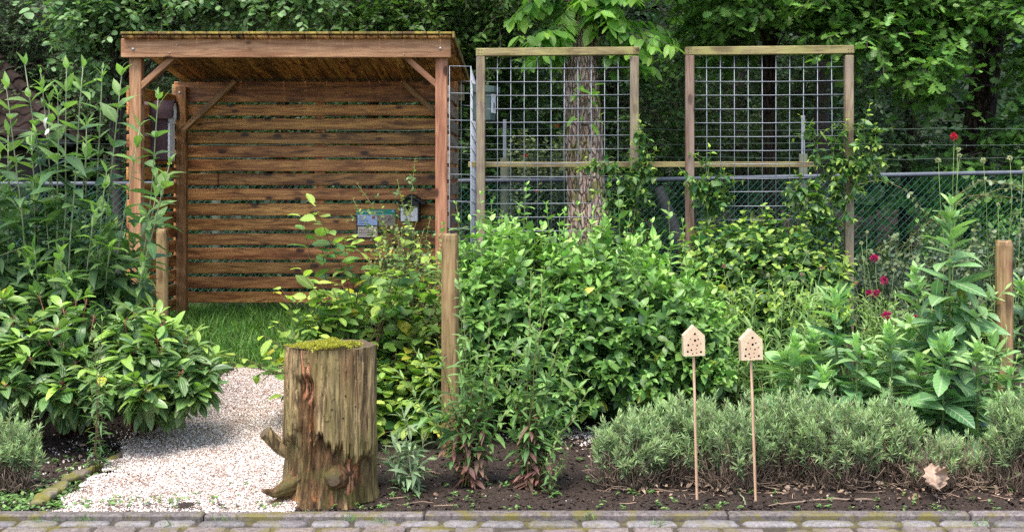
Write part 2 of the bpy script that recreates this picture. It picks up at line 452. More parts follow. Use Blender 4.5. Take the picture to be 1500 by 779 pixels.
M['paver'] = stonemat('concrete_paver', (.10, .08, .07), (.25, .205, .185), .6)
M['joint'] = stonemat('joint_sand', (.05, .042, .03), (.11, .095, .06), .8)
M['edgest'] = stonemat('mossy_stone', (.10, .085, .06), (.24, .20, .14), 1.)
def chips_mat():
    s = NT('shell_gravel'); r = s.at('rnd')
    c = s.rmp(r, [(0, (.76, .70, .65)), (.36, (.66, .57, .51)), (.60, (.50, .37, .30)), (.72, (.74, .72, .69)), (.84, (.26, .16, .115)), (.94, (.12, .085, .07)), (1, (.24, .24, .27))], 'CONSTANT')
    c = s.mix(s.mr(s.noise(s.obj(), 150., 3), .3, .7, 0, .25), c, (.35, .28, .24))
    return s.done(s.pr(c, .7, spec=.3))
M['chip'] = chips_mat()
def gravel_bed():
    s = NT('gravel_bed'); v = s.obj(); vo = s.vor(v, 95.)
    c = s.mix(s.mr(vo['Distance'], .1, .6), (.62, .54, .48), (.30, .22, .175))
    c = s.mix(s.mt('MULTIPLY', s.mt('GREATER_THAN', s.n('ShaderNodeSeparateXYZ', {0: vo['Color']}).outputs[1], .82), .8), c, (.30, .19, .14))
    return s.done(s.pr(c, .8, s.bump(vo['Distance'], -.9, .008), spec=.3))
M['gravel'] = gravel_bed()

# ---------- ground ----------
def grid_mesh(name, xs, ys, zf, mat, mask=None, smooth=True):
    X, Y = np.meshgrid(xs, ys); Z = zf(X, Y)
    V = np.stack([X, Y, Z], -1).reshape(-1, 3); nx, ny = len(xs), len(ys)
    i = (np.arange(ny-1)[:, None]*nx+np.arange(nx-1)[None]).ravel()
    Q = np.stack([i, i+1, i+nx+1, i+nx], 1)
    if mask is not None:
        cx = (X[:-1, :-1]+X[1:, 1:])/2; cy = (Y[:-1, :-1]+Y[1:, 1:])/2
        Q = Q[mask(cx, cy).ravel()]
    G = Geo(); G.batch(V, Q.ravel(), np.full(len(Q), 4), rnd=0.); return G.build(name, mat, smooth=smooth)
xs = np.concatenate([np.linspace(-120, -8, 24), np.linspace(-7.6, -4, 12), np.arange(-3.9, 3.4, .028), np.linspace(3.5, 7, 12), np.linspace(8, 120, 24)])
ys = np.concatenate([[-60, -20, 0, 4, 5.9], [6.1], np.arange(6.14, 8.4, .028), np.arange(8.5, 13, .15), np.linspace(13.5, 140, 40)])
def soilz(x, y):
    w = sm(6.15, 6.25, y)*(1-.6*sm(9, 12, y))
    b = fbm(x*3.2, y*3.2, 0*x, 3)-.5
    c = fbm(x*17+5, y*17, 0*x+3, 3)-.5
    z = g(x, y)+w*(.05*b+.035*c)
    return np.where(y < 6.13, -.12, z)
tag(grid_mesh('ground', xs, ys, soilz, M['soil']), kind='structure')

pl = [(6.1, -2.46, -1.30), (6.6, -2.36, -1.26), (7.0, -2.42, -1.28), (7.5, -2.50, -1.45), (8.0, -2.52, -1.5), (8.5, -2.48, -1.55), (9.0, -2.40, -1.6), (9.35, -2.38, -1.6)]
py_, pa_, pb_ = map(np.array, zip(*pl))
def onpath(x, y, m=0.):
    j = (vn(x*9, y*9, 0*x+1)-.5)*.12
    return (x > np.interp(y, py_, pa_)-m+j) & (x < np.interp(y, py_, pb_)+m+j) & (y > 6.15) & (y < 9.25+m+j)
def pathz(x, y): return g(x, y)+.003+.025*sm(6.15, 6.35, y)+.02*(fbm(x*4, y*4, 0*x, 3)-.5)
tag(grid_mesh('gravel_path', np.arange(-2.8, -.6, .035), np.arange(6.145, 9.5, .035), pathz, M['gravel'], lambda x, y: onpath(x, y, -.01)), kind='structure')

CHIPV = np.array([(-1, -.6, 0), (.2, -.9, 0), (1, .1, 0), (.1, .9, 0), (-.9, .5, 0), (.0, .0, .45)], float)
def chips(G, x, y, z, s, brown=False):
    N = len(x)
    V = CHIPV[None]*s[:, None, None]*U(.6, 1.3, (N, 6, 1))
    th = U(0, 2*pi, N); ta = rng.normal(0, .45, N); tb = rng.normal(0, .45, N)
    c, q = np.cos(th)[:, None], np.sin(th)[:, None]
    X = V[..., 0]*c-V[..., 1]*q; Yv = V[..., 0]*q+V[..., 1]*c; Z = V[..., 2]+X*ta[:, None]+Yv*tb[:, None]
    V = np.stack([X, Yv, Z], -1)+np.stack([x, y, z], -1)[:, None]
    f = []
    for i in range(5): f += [i, (i+1) % 5, 5]
    r = U(0, 1, N)
    if brown:
        q = fbm(x*5, y*5, 0*x+4, 4); bm = (U(0, 1, N) < .08+.75*sm(.52, .66, q)); r = np.where(bm, U(.6, .98, N), r*.9)
    G.batch(V, f, [3]*5, rnd=r)
G = Geo()
x = U(-2.75, -1.1, 78000); y = 6.155+(9.4-6.155)*U(0, 1, 78000)**1.25
k = onpath(x, y, .015); x, y = x[k], y[k]
chips(G, x, y, pathz(x, y)+U(.0, .006, len(x)), U(.0022, .0066, len(x)), True)
# scattered strays at the sides and under the privet
x = U(-3.3, -2.1, 5200); y = U(6.2, 7.9, 5200); e = np.interp(y, py_, pa_); k = U(0, 1, 5200) < np.exp(-np.abs(x-e)/.25)*.8
chips(G, x[k], y[k], soilz(x[k], y[k])+.004, U(.003, .008, k.sum()))
x = rng.normal(.10, .16, 900); y = rng.normal(7.75, .12, 900); chips(G, x, y, soilz(x, y)+.006, U(.004, .011, 900))
x = U(-2.2, 3.2, 260); y = U(6.22, 7.0, 260); chips(G, x, y, soilz(x, y)+.003, U(.002, .0055, 260))
tag(G.build('gravel_chips', M['chip']), 'pale shell and stone gravel strewn over the garden path', 'gravel', kind='stuff')
G = Geo()
x = U(-3.6, 3.3, 26000); y = 6.19+U(0, 1, 26000)**1.6*2.0
k = ~onpath(x, y, 0); x, y = x[k], y[k]
chips(G, x, y, soilz(x, y)+.0, U(.003, .014, len(x))**1.)
tag(G.build('soil_crumbs', M['soil']), 'dark crumbly garden soil in small clods along the planted bed', 'soil', kind='stuff')

# kerb, cobbles, pavers
G = Geo(); e = [-9.5]+[PX(q, 6.13) for q in (-690, -340, -20, 300, 622, 1066, 1420, 1790)]+[9]
for a, b in zip(e[:-1], e[1:]):
    box(G, ((a+b)/2, 6.135+U(-.004, .004), -.09+U(-.003, .003)), (b-a-.008, .072, .15), ch=.009)
tag(G.build('kerb', M['kerb']), kind='structure')
G = Geo(); x = -6.5
while x < 6.5:
    w = U(.15, .29)
    n = 12; th = np.arange(n)*2*pi/n
    ex = np.sign(np.cos(th))*np.abs(np.cos(th))**.45*w*.48; ey = np.sign(np.sin(th))*np.abs(np.sin(th))**.55*.05
    ex = ex*U(.9, 1.06, n); ey = ey*U(.75, 1.12, n)*U(.85, 1.1)
    r = []
    for zz, q in ((-.03, 1.), (-.006, .99), (.0, .9)):
        r.append(np.stack([x+w/2+ex*q, 6.035+ey*q, np.full(n, -.036+zz)+rng.normal(0, .0012, n)], -1))
    V = np.concatenate(r+[[[x+w/2, 6.035, -.034]]])
    f, sz = [], []
    for i in range(2):
        for j in range(n): f += [i*n+j, i*n+(j+1) % n, (i+1)*n+(j+1) % n, (i+1)*n+j]; sz.append(4)
    for j in range(n): f += [2*n+j, 2*n+(j+1) % n, 3*n]; sz.append(3)
    G.batch(V, f, sz); x += w+U(-.004, .008)
tag(G.build('cobble_strip', M['cobble'], smooth=True), kind='structure')
G = Geo(); yy = 5.972
for r in range(18):
    x = -6.5-U(0, .2)
    while x < 6.5:
        w = .205 if r % 4 != 3 else .1
        box(G, (x+w/2, yy-.05+U(-.003, .003), -.092+rng.normal(0, .004)), (w-.016, .088, .11), rotx(rng.normal(0, .015))@rotz(rng.normal(0, .012)), ch=.010, jit=.0025); x += w
    yy -= .103
tag(G.build('brick_pavement', M['paver']), kind='structure')
tag(grid_mesh('pavement_base', np.concatenate([[-100], np.arange(-6.5, 6.6, .1), [100]]), np.concatenate([[-50, -10, 3.0, 4.1], np.arange(4.2, 6.11, .04)]),
    lambda x, y: -.0465+.006*(fbm(x*14, y*14, 0*x)-.5), M['joint']), kind='structure')

# mossy edging stones along the path
G = Geo()
def stone(a, b, w, h, nm, lab):
    G = Geo(); a = np.array(a); b = np.array(b); n = 34; m = 18; d = (b-a); L = np.linalg.norm(d[:2]); d2 = nrm(d[:2]); s2 = np.array([-d2[1], d2[0]])
    V = []
    for i in range(n):
        t = i/(n-1); e = (1-abs(2*t-1)**6)**.5*.75+.25 if 0 < i < n-1 else .35
        for j in range(m):
            th = 2*pi*j/m; cx = math.copysign(abs(math.cos(th))**.6, math.cos(th))*w/2*e; cz = math.copysign(abs(math.sin(th))**.6, math.sin(th))*h/2*e
            p = a+(b-a)*t; q = np.array([p[0]+s2[0]*cx, p[1]+s2[1]*cx, p[2]+cz])
            V.append(q+np.array([0, 0, 1.])*(fbm(q[0]*22, q[1]*22, q[2]*9, 4)-.5)*.035+(fbm(q[0]*9+2, q[1]*9, q[2]*9, 3)-.5)*.03)
    f, sz = [], []
    for i in range(n-1):
        for j in range(m): f += [i*m+j, i*m+(j+1) % m, (i+1)*m+(j+1) % m, (i+1)*m+j]; sz.append(4)
    f += list(range(m))[::-1]+[(n-1)*m+j for j in range(m)]; sz += [m, m]
    G.batch(np.array(V), f, sz)
    o = G.build(nm, M['edgest'], loc=a, smooth=True)
    return tag(o, lab, 'edging stone', 'mossy stones edging the gravel path')
def gp(px, py):
    Y = 7.
    for _ in range(20): Y = (H-float(g(PX(px, Y), Y)))*F/(py-HY)
    return np.array([PX(px, Y), Y, float(g(PX(px, Y), Y))])
stone(gp(52, 742)+(0, 0, .01), gp(92, 712)+(0, 0, .01), .085, .04, 'edging_stone', 'mossy yellow-green edging stone at the kerb end of the gravel path')
stone(gp(94, 709)+(0, 0, .01), gp(148, 686)+(0, 0, .012), .075, .04, 'edging_stone', 'mossy edging stone second from the kerb beside the gravel')
stone(gp(156, 680)+(0, 0, -.005), gp(204, 652)+(0, 0, -.005), .05, .04, 'edging_stone', 'half buried edging stone third from the kerb beside the gravel')
stone(gp(214, 636)+(0, 0, .01), gp(256, 618)+(0, 0, .012), .075, .06, 'edging_stone', 'edging stone under the drooping leaves of the low glossy shrub')

# ---------- shed ----------
S = thing('wooden_shelter', 'open-fronted reddish wooden shelter with horizontal slat back wall and sloping board roof', 'shelter', (PX(420, 10.6), 10.6, float(g(0, 10.6))))
zf = lambda py, Y: PZ(py, Y)
# floor line
X0, X1 = PX(190, 10.0), PX(655, 10.0)
pw = .09
G = Geo(); box(G, ((PX(178, 9.95)+PX(661, 9.95))/2, 9.95, (zf(57, 9.93)+zf(84.5, 9.93))/2), (PX(661, 9.93)-PX(178, 9.93), .05, zf(57, 9.93)-zf(84.5, 9.93)), ch=.005, rnd=.31)
beam = G.build('front_beam', M['beam'], S)
G = Geo()
for px, py, r in ((195, 72, .011), (645, 71, .011), (259, 66, .005), (248, 78, .005), (575, 64, .005), (592, 79, .005)):
    G = Geo(); p = P(px, py, 9.92); tubes(G, np.array([p+(0, .01, 0), p+(0, -.004, 0), p+(0, -.008, 0)]), np.array([r, r, r*.6]), 10); G.build('bolt', M['screw'], beam, smooth=True)
def post(nm, x0, x1, ptop, pbot_z, Y, mat, rnd=None, ch=.004):
    G = Geo(); zt = PZ(ptop, Y-.045); box(G, ((x0+x1)/2, Y, (zt+pbot_z)/2), (x1-x0, pw, zt-pbot_z), ch=ch, rnd=rnd)
    return G.build(nm, M[mat], S)
post('front_post', X0, X0+pw, 84.7, -.05, 10.03, 'post', .2)
post('front_post', X1-pw, X1, 84.7, -.05, 10.03, 'post', .55)
Yb = 11.25
xb0 = PX(257, Yb-.045); xb1 = PX(667, Yb)
zb = PZ(127, Yb-.045)
bp = post('back_post', xb0, xb0+pw, 127, .24, Yb, 'dpost', .5)
G = Geo(); box(G, (xb0+pw/2, Yb, .22), (.07, .07, .12), ch=.005); G.build('post_foot', M['kerb'], bp)
G = Geo(); p = P(263, 136, Yb-.045); tubes(G, np.array([p+(0, .01, 0), p+(0, -.006, 0)]), .011, 10); G.build('bolt', M['screw'], bp, smooth=True)
post('back_post', xb1-pw, xb1, 127, .24, Yb, 'dpost', .7)
# back beam
G = Geo(); box(G, ((PX(253, 11.33)+PX(680, 11.33))/2, 11.33, PZ(136, 11.33)), (PX(680, 11.33)-PX(253, 11.33), .05, .14), rnd=.4); bb = G.build('back_beam', M['treltop'], S)
G = Geo(); p = P(664, 132, 11.29); tubes(G, np.array([p+(0, .01, 0), p+(0, -.02, 0)]), .012, 10); G.build('bolt', M['screw'], bb)
# braces
M['brace'] = wood('brace_wood', (.30, .175, .07), (.52, .34, .155), rough=.6, stain=.5, vary=.1)
def brace(a, b, Y, mat, w=.07, rnd=None):
    G = Geo(); bar(G, P(*a, Y), P(*b, Y), .045, w, up=(0, 1, 0), ch=.003, rnd=rnd)
    return G.build('brace', M[mat], S)
brace((200, 134), (262, 78), 10.03, 'post', .075, .3); brace((646, 130), (588, 78), 10.03, 'post', .075, .6)
brace((263, 196), (346, 119), Yb-.005, 'brace', .085, .44); brace((664, 190), (590, 121), Yb-.005, 'brace', .075, .9)
# back wall slats
ys_ = [(127, 150), (154, 170), (174, 190.5), (194.5, 211), (213.5, 230.5), (234, 251), (254, 271.5), (276, 293), (298, 315.5), (320, 337), (342, 358.5), (363, 380), (384, 400.5), (405, 422), (427, 443)]
G = Geo(); Yw = 11.31
ys_[0] = (120, 150)
for i, (a, b) in enumerate(ys_):
    box(G, ((PX(256, Yw)+PX(672, Yw))/2, Yw-.03 if i else Yw-.032, (PZ(a, Yw)+PZ(b, Yw))/2), (PX(672, Yw)-PX(256, Yw)-U(0, .01), .022, PZ(a, Yw)-PZ(b, Yw)+.001), roty(rng.normal(0, .0012)), ch=.006)
bw = G.build('back_wall_slats', M['slat'], S)
G = Geo(); box(G, (PX(469, Yw), Yw-.0035, (PZ(150, Yw)+PZ(443, Yw))/2), (.09, .03, PZ(150, Yw)-PZ(443, Yw)), rnd=.35); G.build('rear_batten', M['slat'], S)
# side walls, boards nailed outside the posts
for sx, xf, xk, mt_ in ((-1, X0, xb0, 'slat'), (1, X1, xb1, 'sideb')):
    G = Geo()
    for i in range(15):
        zc = 2.205-.1256*i; 
        a = np.array([xf+sx*.012, 9.99, zc]); b = np.array([xk+sx*.012, 11.30, zc])
        if i == 0 and sx < 0: b[2] -= .0
        bar(G, a+(0, U(-.006, .006), 0), b, .022, .098, ch=.004)
    G.build('side_wall_slats', M[mt_], S)
# roof
zr0, zr1 = PZ(57, 9.9)+.004, PZ(122, 11.42)
G = Geo(); xa, xb_ = PX(177, 9.86), PX(661.5, 9.86); nb = 27; w = (xb_-xa)/nb
for i in range(nb):
    xc = xa+w*(i+.5)
    bar(G, (xc, 9.87+U(-.004, .004), zr0+.012), (xc, 11.48, zr1+.012), w-.005, .02, ch=.007)
rf = G.build('roof_boards', M['roofw'], S)
G = Geo()
for i in range(nb):
    xc = xa+w*(i+.5)+U(-.004, .004)
    bar(G, (xc, 9.85+U(-.004, .004), zr0+.0365), (xc, 11.50, zr1+.0365), w-.003, .018, ch=.003)
box(G, (xb_+.014, 10.665, (zr0+zr1)/2+.02), (.018, math.hypot(1.64, zr1-zr0), .05), rotx(math.atan2(zr1-zr0, 1.61)), ch=.003)
G.build('mossy_roof_cover', M['roofmoss'], S)
# little moss tufts along the front edge
G = Geo(); n = 1500; x = U(xa, xb_, n); q = fbm(x*5, 0*x, 0*x, 3); k = U(0, 1, n) < sm(.35, .6, q); x = x[k]
b = np.stack([x, 9.848+U(-.004, .05, len(x)), np.full(len(x), zr0+.043)-U(0, .014, len(x))], -1)
leaves(G, T_OV2, b, rng.normal(0, .6, (len(x), 3))+(0, -.3, .5), rng.normal(0, 1, (len(x), 3)), U(.006, .012, len(x)), .6, U(0, 1, len(x)))
M['moss'] = leafmat('moss', (.17, .16, .02), (.36, .34, .04), rough=.8, tr=.2, vein=0.)
G.build('edge_moss', M['moss'], S)

# ---------- trellises ----------
def trellis(pxs, ptop, pth, Y, v0, dv, nv, h0, dh, nh, pb, lab, mt_posts, tilt=0):
    xl0, xl1, xr0, xr1 = [PX(q, Y) for q in pxs]
    T = thing('trellis_frame', lab, 'trellis', ((xl0+xr1)/2, Y, float(g(0, Y))), 'wooden trellis frames with steel mesh')
    zt, zb_ = PZ(ptop, Y), PZ(ptop+pth, Y)
    G = Geo(); bar(G, (xl0-.003, Y, (zt+zb_)/2), (xr1+.003, Y, (zt+zb_)/2+tilt), .065, zt-zb_, ch=.004); G.build('top_rail', M['treltop'], T)
    for a, b, mm in ((xl0, xl1, mt_posts[0]), (xr0, xr1, mt_posts[1])):
        G = Geo(); box(G, ((a+b)/2, Y, (zb_-.05)/2+(tilt if a > 0 and False else 0)), (b-a, .062, zb_+.05), ch=.004); G.build('post', M[mm], T)
    G = Geo(); zlo = PZ(pb, Y)
    for i in range(nv):
        x = PX(v0+dv*i, Y); b = rng.normal(0, .002)
        tubes(G, np.array([(x, Y+.004, zb_-.001), (x+b, Y+.004, (zb_+zlo)/2), (x, Y+.004, zlo)]), .0028, 6)
    for i in range(nh):
        z = PZ(h0+dh*i, Y)
        if z < zlo-.01: break
        tubes(G, np.array([(xl1-.002, Y-.002, z), ((xl1+xr0)/2, Y-.002, z+rng.normal(0, .002)), (xr0+.002, Y-.002, z+tilt*.6)]), .0028, 6)
    G.build('steel_mesh', M['galv'], T, smooth=True)
    G = Geo()
    for a in (xl0+.02, xl0+.04, xr1-.02, xr1-.04):
        for dz in (-.012, .01):
            G = Geo(); p = np.array([a, Y-.031, (zt+zb_)/2+dz]); tubes(G, np.array([p, p+(0, -.003, 0)]), .003, 6); G.build('screw', M['dark'], T)
trellis((698, 710.5, 923, 935.5), 71.5, 11.5, 9.7, 728.6, 19.65, 10, 100.5, 19.8, 13, 345, 'weathered trellis with grey wire mesh in front of the stout tree trunk', ('trel', 'trel'), .012)
trellis((1004, 1016.5, 1237, 1249.5), 69.5, 12, 9.4, 1035, 20.35, 10, 99.5, 20.2, 13, 325, 'weathered trellis with grey wire mesh half wrapped by climbing honeysuckle, nearest the red flowers', ('trelbr', 'trel'), .012)
G = Geo(); box(G, ((PX(686, 9.79)+PX(1195, 9.79))/2, 9.79, PZ(241, 9.79)), (PX(1195, 9.79)-PX(686, 9.79), .03, .042), ch=.003)
tag(G.build('cross_rail', M['treltop'], loc=P(940, 241, 9.79)), 'long thin horizontal wooden rail linking both trellis frames from behind', 'rail')

# mesh cage beside the shelter
C_ = thing('mesh_cage', 'narrow cage of galvanised wire mesh between the shelter and the first trellis', 'mesh cage', (PX(675, 10), 10, float(g(0, 10))))
def cage(p0, p1, zt0, zt1, nvert, zlo, dz, nm):
    G = Geo(); p0 = np.array(p0); p1 = np.array(p1)
    for i in range(nvert):
        t = i/(nvert-1); q = p0+(p1-p0)*t; z = zt0+(zt1-zt0)*t
        tubes(G, np.array([(q[0], q[1], z), (q[0], q[1], zlo)]), .0026, 6)
    z = 0.
    while zt0-z > zlo:
        tubes(G, np.array([(p0[0], p0[1], zt0-z), (p1[0], p1[1], zt1-z)]), .0026, 6); z += dz
    G.build(nm, M['galv'], C_, smooth=True)
cage((PX(658.5, 9.6), 9.6), (PX(689.5, 9.6), 9.6), PZ(97, 9.6), PZ(97.5, 9.6), 2, .1, .2, 'front_panel')
cage((PX(690, 9.6), 9.6), (PX(697, 10.7), 10.7), PZ(97.5, 9.6), PZ(121, 10.7), 12, .1, .1, 'side_panel')
cage((PX(675.5, 10.7), 10.7), (PX(697, 10.7), 10.7), PZ(119, 10.7), PZ(120, 10.7), 2, .15, .2, 'rear_panel')

# ---------- chain link fence ----------
Fn = thing('chain_link_fence', 'green chain-link fence with grey top pipe and strands of barbed wire behind the garden', 'fence', (0, 12.5, float(g(0, 12.5))))
Yf = 12.5
def pz(x): 
    return PZ(np.interp(x/Yf*F+CX, [-600, 200, 950, 1240, 1500, 2300], [271, 269, 263, 257.5, 252.5, 238]), Yf)
xx = np.linspace(-9, 9, 19)
G = Geo(); tubes(G, np.stack([xx, 0*xx+Yf, pz(xx)], -1), .021, 12); G.build('top_pipe', M['pipe'], Fn, smooth=True)
for i, px in enumerate((-420, -60, 315, 739, 1178, 1620, 2000)):
    x = PX(px, Yf); G = Geo(); top = pz(x)+(.42 if i in (3, 4) else .05)
    tubes(G, np.array([(x, Yf+.05, -.05), (x, Yf+.05, top-.2 if i in (3, 4) else top)]), .042, 12)
    o = G.build('fence_post', M['fpost'], Fn, smooth=True)
    if i in (3, 4):
        G = Geo(); box(G, (x, Yf+.06, top-.08), (.035, .012, .5), ch=.002); box(G, (x+.01, Yf+.05, top-.08), (.008, .03, .5), ch=.001); G.build('wire_arm', M['galv'], o)
G = Geo(); pitch = .068; hgt = 1.28; zlo = .12
A, B = [], []
for x0 in np.arange(-9, 9, pitch):
    for sgn in (1, -1):
        x1 = x0+hgt*sgn
        A.append((x0, Yf-.03+sgn*.002, pz(x0)-.03-hgt)); B.append((x1, Yf-.03+sgn*.002, pz(x1)-.03))
tubes(G, np.stack([np.array(A), (np.array(A)+np.array(B))/2, np.array(B)], 1), .0019, 3)
G.build('chain_link_mesh', M['green_wire'], Fn)
for dy in (190, 211.5, 232):
    G = Geo(); x = np.linspace(-9, 9, 61); z = PZ(dy, Yf+.06)+.01*np.sin(x*1.7+dy)+.004*np.sin(x*9)
    z = z+np.where(x > 2, (x-2)*.0, 0)
    Cc = np.stack([x, 0*x+Yf+.06, z], -1); tubes(G, Cc, .0028, 4)
    bx = np.arange(-9, 9, .1); bz = np.interp(bx, x, z); k = len(bx)
    d = rng.normal(0, 1, (k, 3)); d = nrm(d)*.013; c0 = np.stack([bx, 0*bx+Yf+.06, bz], -1)
    tubes(G, np.stack([c0-d, c0+d], 1), .002, 3)
    G.build('barbed_wire', M['barb'], Fn)
# ---------- stakes ----------
def stake(px0, px1, ptop, Y, lab, lean=0, rnd=.5, mat='stake', wet=None):
    w = PX(px1, Y)-PX(px0, Y); xc = (PX(px0, Y)+PX(px1, Y))/2; zt = PZ(ptop, Y); z0 = float(g(xc, Y))-.05
    G = Geo(); n = 14; th = np.arange(n)*2*pi/n; zz = np.array([z0, z0+.4*(zt-z0), z0+.8*(zt-z0), zt-.03, zt-.010, zt])
    sc = [1, 1, .99, .98, .9, .78]
    r = w/2*(1+.03*np.sin(2*th+1)); r = r/np.maximum(np.abs(np.cos(th)), np.abs(np.sin(th)))**.45*.97
    V = np.stack([np.stack([xc+lean*(z-z0)+r*q*np.cos(th), Y+r*q*np.sin(th), np.full(n, z)+(.003*np.cos(th*2) if i == 5 else 0)], -1) for i, (z, q) in enumerate(zip(zz, sc))])
    gc = np.stack([V[..., 2], V[..., 0]-xc, V[..., 1]-Y], -1).reshape(-1, 3)
    f, sz = [], []
    for i in range(5):
        for j in range(n): f += [i*n+j, i*n+(j+1) % n, (i+1)*n+(j+1) % n, (i+1)*n+j]; sz.append(4)
    f += [5*n+j for j in range(n)]; sz.append(n)
    G.batch(V.reshape(-1, 3), f, sz, rnd=rnd, gc=gc)
    o = G.build('wooden_stake', M[mat], loc=(xc, Y, z0))
    tag(o, lab, 'stake', 'wooden stakes in the planting'); return o
stake(646.5, 672.5, 342, 7.25, 'tall pale wooden stake behind the stump in front of the privet bush', rnd=.42)
stake(1458, 1483.5, 352, 7.6, 'brown stained wooden stake among the broad-leaved plants by the frame edge', rnd=.77)
stake(229, 246, 335, 9.3, 'thin wooden stake with peeling top in front of the shelter post', rnd=.63)
# ---------- stump ----------
def stump_mat():
    s = NT('rotting_stump'); v = s.obj(); rot = s.at('age'); gc = s.at('gc', 'Vector')
    vv = s.vmul(v, (1, 1, .1)); f1 = s.noise(vv, 28., 6, .3, .65); f2 = s.noise(s.vmul(v, (1, 1, .05)), 120., 4, 0., .6)
    f3 = s.noise(s.vmul(v, (1, 1, .3)), 7., 5, .6); b = s.noise(s.vadd(s.vmul(v, (1, 1, .18)), (4, 2, 1)), 13., 4, .5)
    c = s.mix(s.mr(f1, .40, .60), (.060, .040, .016), (.42, .31, .15))
    c = s.mix(s.mr(b, .5, .6, 0, .65), c, (.20, .12, .055))
    c = s.mix(s.mr(f3, .49, .6, 0, .55), c, (.14, .125, .038))
    c = s.mix(s.mr(s.noise(s.vmul(v, (1, 1, .14)), 18., 6, .8, .7), .53, .6, 0, .8), c, (.05, .032, .022))
    c = s.mix(s.mr(f2, .5, .75, 0, .5), c, (.07, .045, .03))
    n = s.noise(s.vmul(v, (1, 1, .35)), 38., 6, .4, .75); n2 = s.noise(v, 9., 4, .5)
    r = s.mix(s.mr(n, .35, .65), (.016, .009, .006), (.18, .095, .04))
    r = s.mix(s.mr(s.noise(s.vadd(s.vmul(v, (1, 1, .4)), (1, 5, 2)), 11., 3, .5), .57, .64, 0, .85), r, s.mix(s.mr(n, .4, .6), (.22, .06, .016), (.52, .22, .08)))
    r = s.mix(s.mr(n2, .48, .58, 0, .85), r, (.075, .066, .018))
    c = s.mix(s.mr(rot, .3, .6), c, r)
    c = s.mix(s.mr(rot, .75, 1.), c, s.mix(s.mr(n, .4, .6), (.35, .12, .05), (.62, .33, .19)))
    h = s.mt('ADD', s.mt('MULTIPLY', f1, .5), s.mt('ADD', s.mt('MULTIPLY', f2, .6), s.mt('MULTIPLY', n, s.mt('MULTIPLY', rot, .9))))
    return s.done(s.pr(c, .8, s.bump(h, .9, .012), spec=.25))
M['stump'] = stump_mat()
def cut_mat():
    s = NT('weathered_cut_wood'); gc = s.at('gc', 'Vector'); L = s.n('ShaderNodeVectorMath', {0: s.vmul(gc, (1, 1, 0))}, operation='LENGTH').outputs['Value']
    n = s.noise(gc, 14., 4); ring = s.mt('SINE', s.mt('MULTIPLY', s.mt('ADD', L, s.mt('MULTIPLY', n, .02)), 1100.))
    th = s.noise(s.vmul(gc, (1, 1, 1)), 60., 5)
    c = s.mix(s.mr(ring, -1, 1), (.05, .035, .022), (.17, .12, .075)); c = s.mix(s.mr(th, .45, .7, 0, .7), c, (.05, .04, .03))
    c = s.mix(s.mr(n, .5, .65, 0, .5), c, (.14, .13, .05))
    return s.done(s.pr(c, .8, s.bump(ring, .25, .002), spec=.2))
M['cut'] = cut_mat()
Yc = 6.42; xc = PX(482, 6.4); zg = -.03; ztop = PZ(505, Yc); Rt = .233
TR = thing('tree_stump', 'thick decaying tree stump with mossy top standing on the gravel path corner', 'tree stump', (xc, Yc, zg))
nt, nz = 340, 230
th = np.arange(nt)*2*pi/nt; zz = np.linspace(0, 1, nz)
TH, ZZ = np.meshgrid(th, zz); h = ztop-zg; Zr = ZZ*h
ct, st_ = np.cos(TH), np.sin(TH)
# front direction is -y: angle a measured from front, positive to +x
aF = np.arctan2(ct, -st_)
n1 = fbm(ct*2.2+5, st_*2.2, Zr*.9, 3)-.5; n2 = fbm(ct*9+5, st_*9, Zr*2.2+3, 4)-.5; n3 = fbm(ct*34, st_*34, Zr*4.5, 3)-.5
R = Rt*(1+.02*np.sin(Zr*5+1)+.07*np.exp(-Zr/.07)*(1+.6*np.sin(TH*5)))*(1-.0*Zr)
edge = .13+.24*fbm(aF*1.6+3, 0*Zr, 0*Zr+2, 3)+.16*vn(aF*4.3, 0*Zr, 0*Zr+9)**2+.10*vn(aF*13, 0*Zr, 0*Zr+5)**3+.05*(vn(aF*31, 0*Zr, 0*Zr+4)-.5)
low = sm(.03, -.02, Zr-edge+.05*(fbm(ct*20, st_*20, Zr*4, 3)-.5))*sm(1.75, 1.2, np.abs(aF))
stripc = -.42+.10*(fbm(Zr*5, 0*Zr, 0*Zr+7, 3)-.5)*2; stripw = .25+.12*(fbm(Zr*7, 0*Zr, 0*Zr+3, 3)-.5)*2
strip = sm(stripw+.03, stripw-.03, np.abs(aF-stripc))*sm(.66, .60, Zr-.0*aF)
strip2 = sm(.05, .02, np.abs(aF+.92-.1*np.sin(Zr*6)))*sm(.3, .5, Zr)*.7
rot = np.maximum(np.maximum(low, strip), strip2)
topo = sm(.14, .08, np.abs(aF+.40+.05*np.sin(Zr*17)))*sm(.38, .5, fbm(aF*14, Zr*12, 0*Zr+8, 3))*sm(.44+.08*vn(aF*30, 0*Zr, 0*Zr), .56, Zr)
band = sm(.025, .01, np.abs(aF+.36+.1*(vn(Zr*9, 0*Zr, 0*Zr)-.5)))*sm(.45, .3, Zr)*sm(.5, .6, fbm(aF*8, Zr*9, 0*Zr+2, 3))
stp = np.floor(vn(aF*4.3+2*n2, Zr*.8, 0*Zr+6)*4)/4
crk = sm(.035, .0, np.abs(aF+.66+.05*(fbm(Zr*4, 0*Zr, 0*Zr, 3)-.5)*4))*.03+sm(.02, 0, np.abs(aF-.12-.08*(fbm(Zr*3, 0*Zr, 0*Zr+5, 3)-.5)*2))*.012*sm(.2, .4, Zr)+sm(.025, 0, np.abs(aF-.85-.1*(fbm(Zr*3, 0*Zr, 0*Zr+8, 3)-.5)*2))*.018
R = R-crk
R = R+n1*.040+n2*.022-.012*sm(.1, 0, np.abs(aF-1.15))*sm(.2, .5, Zr)+n3*.006-.014*stp*sm(0, .1, Zr)
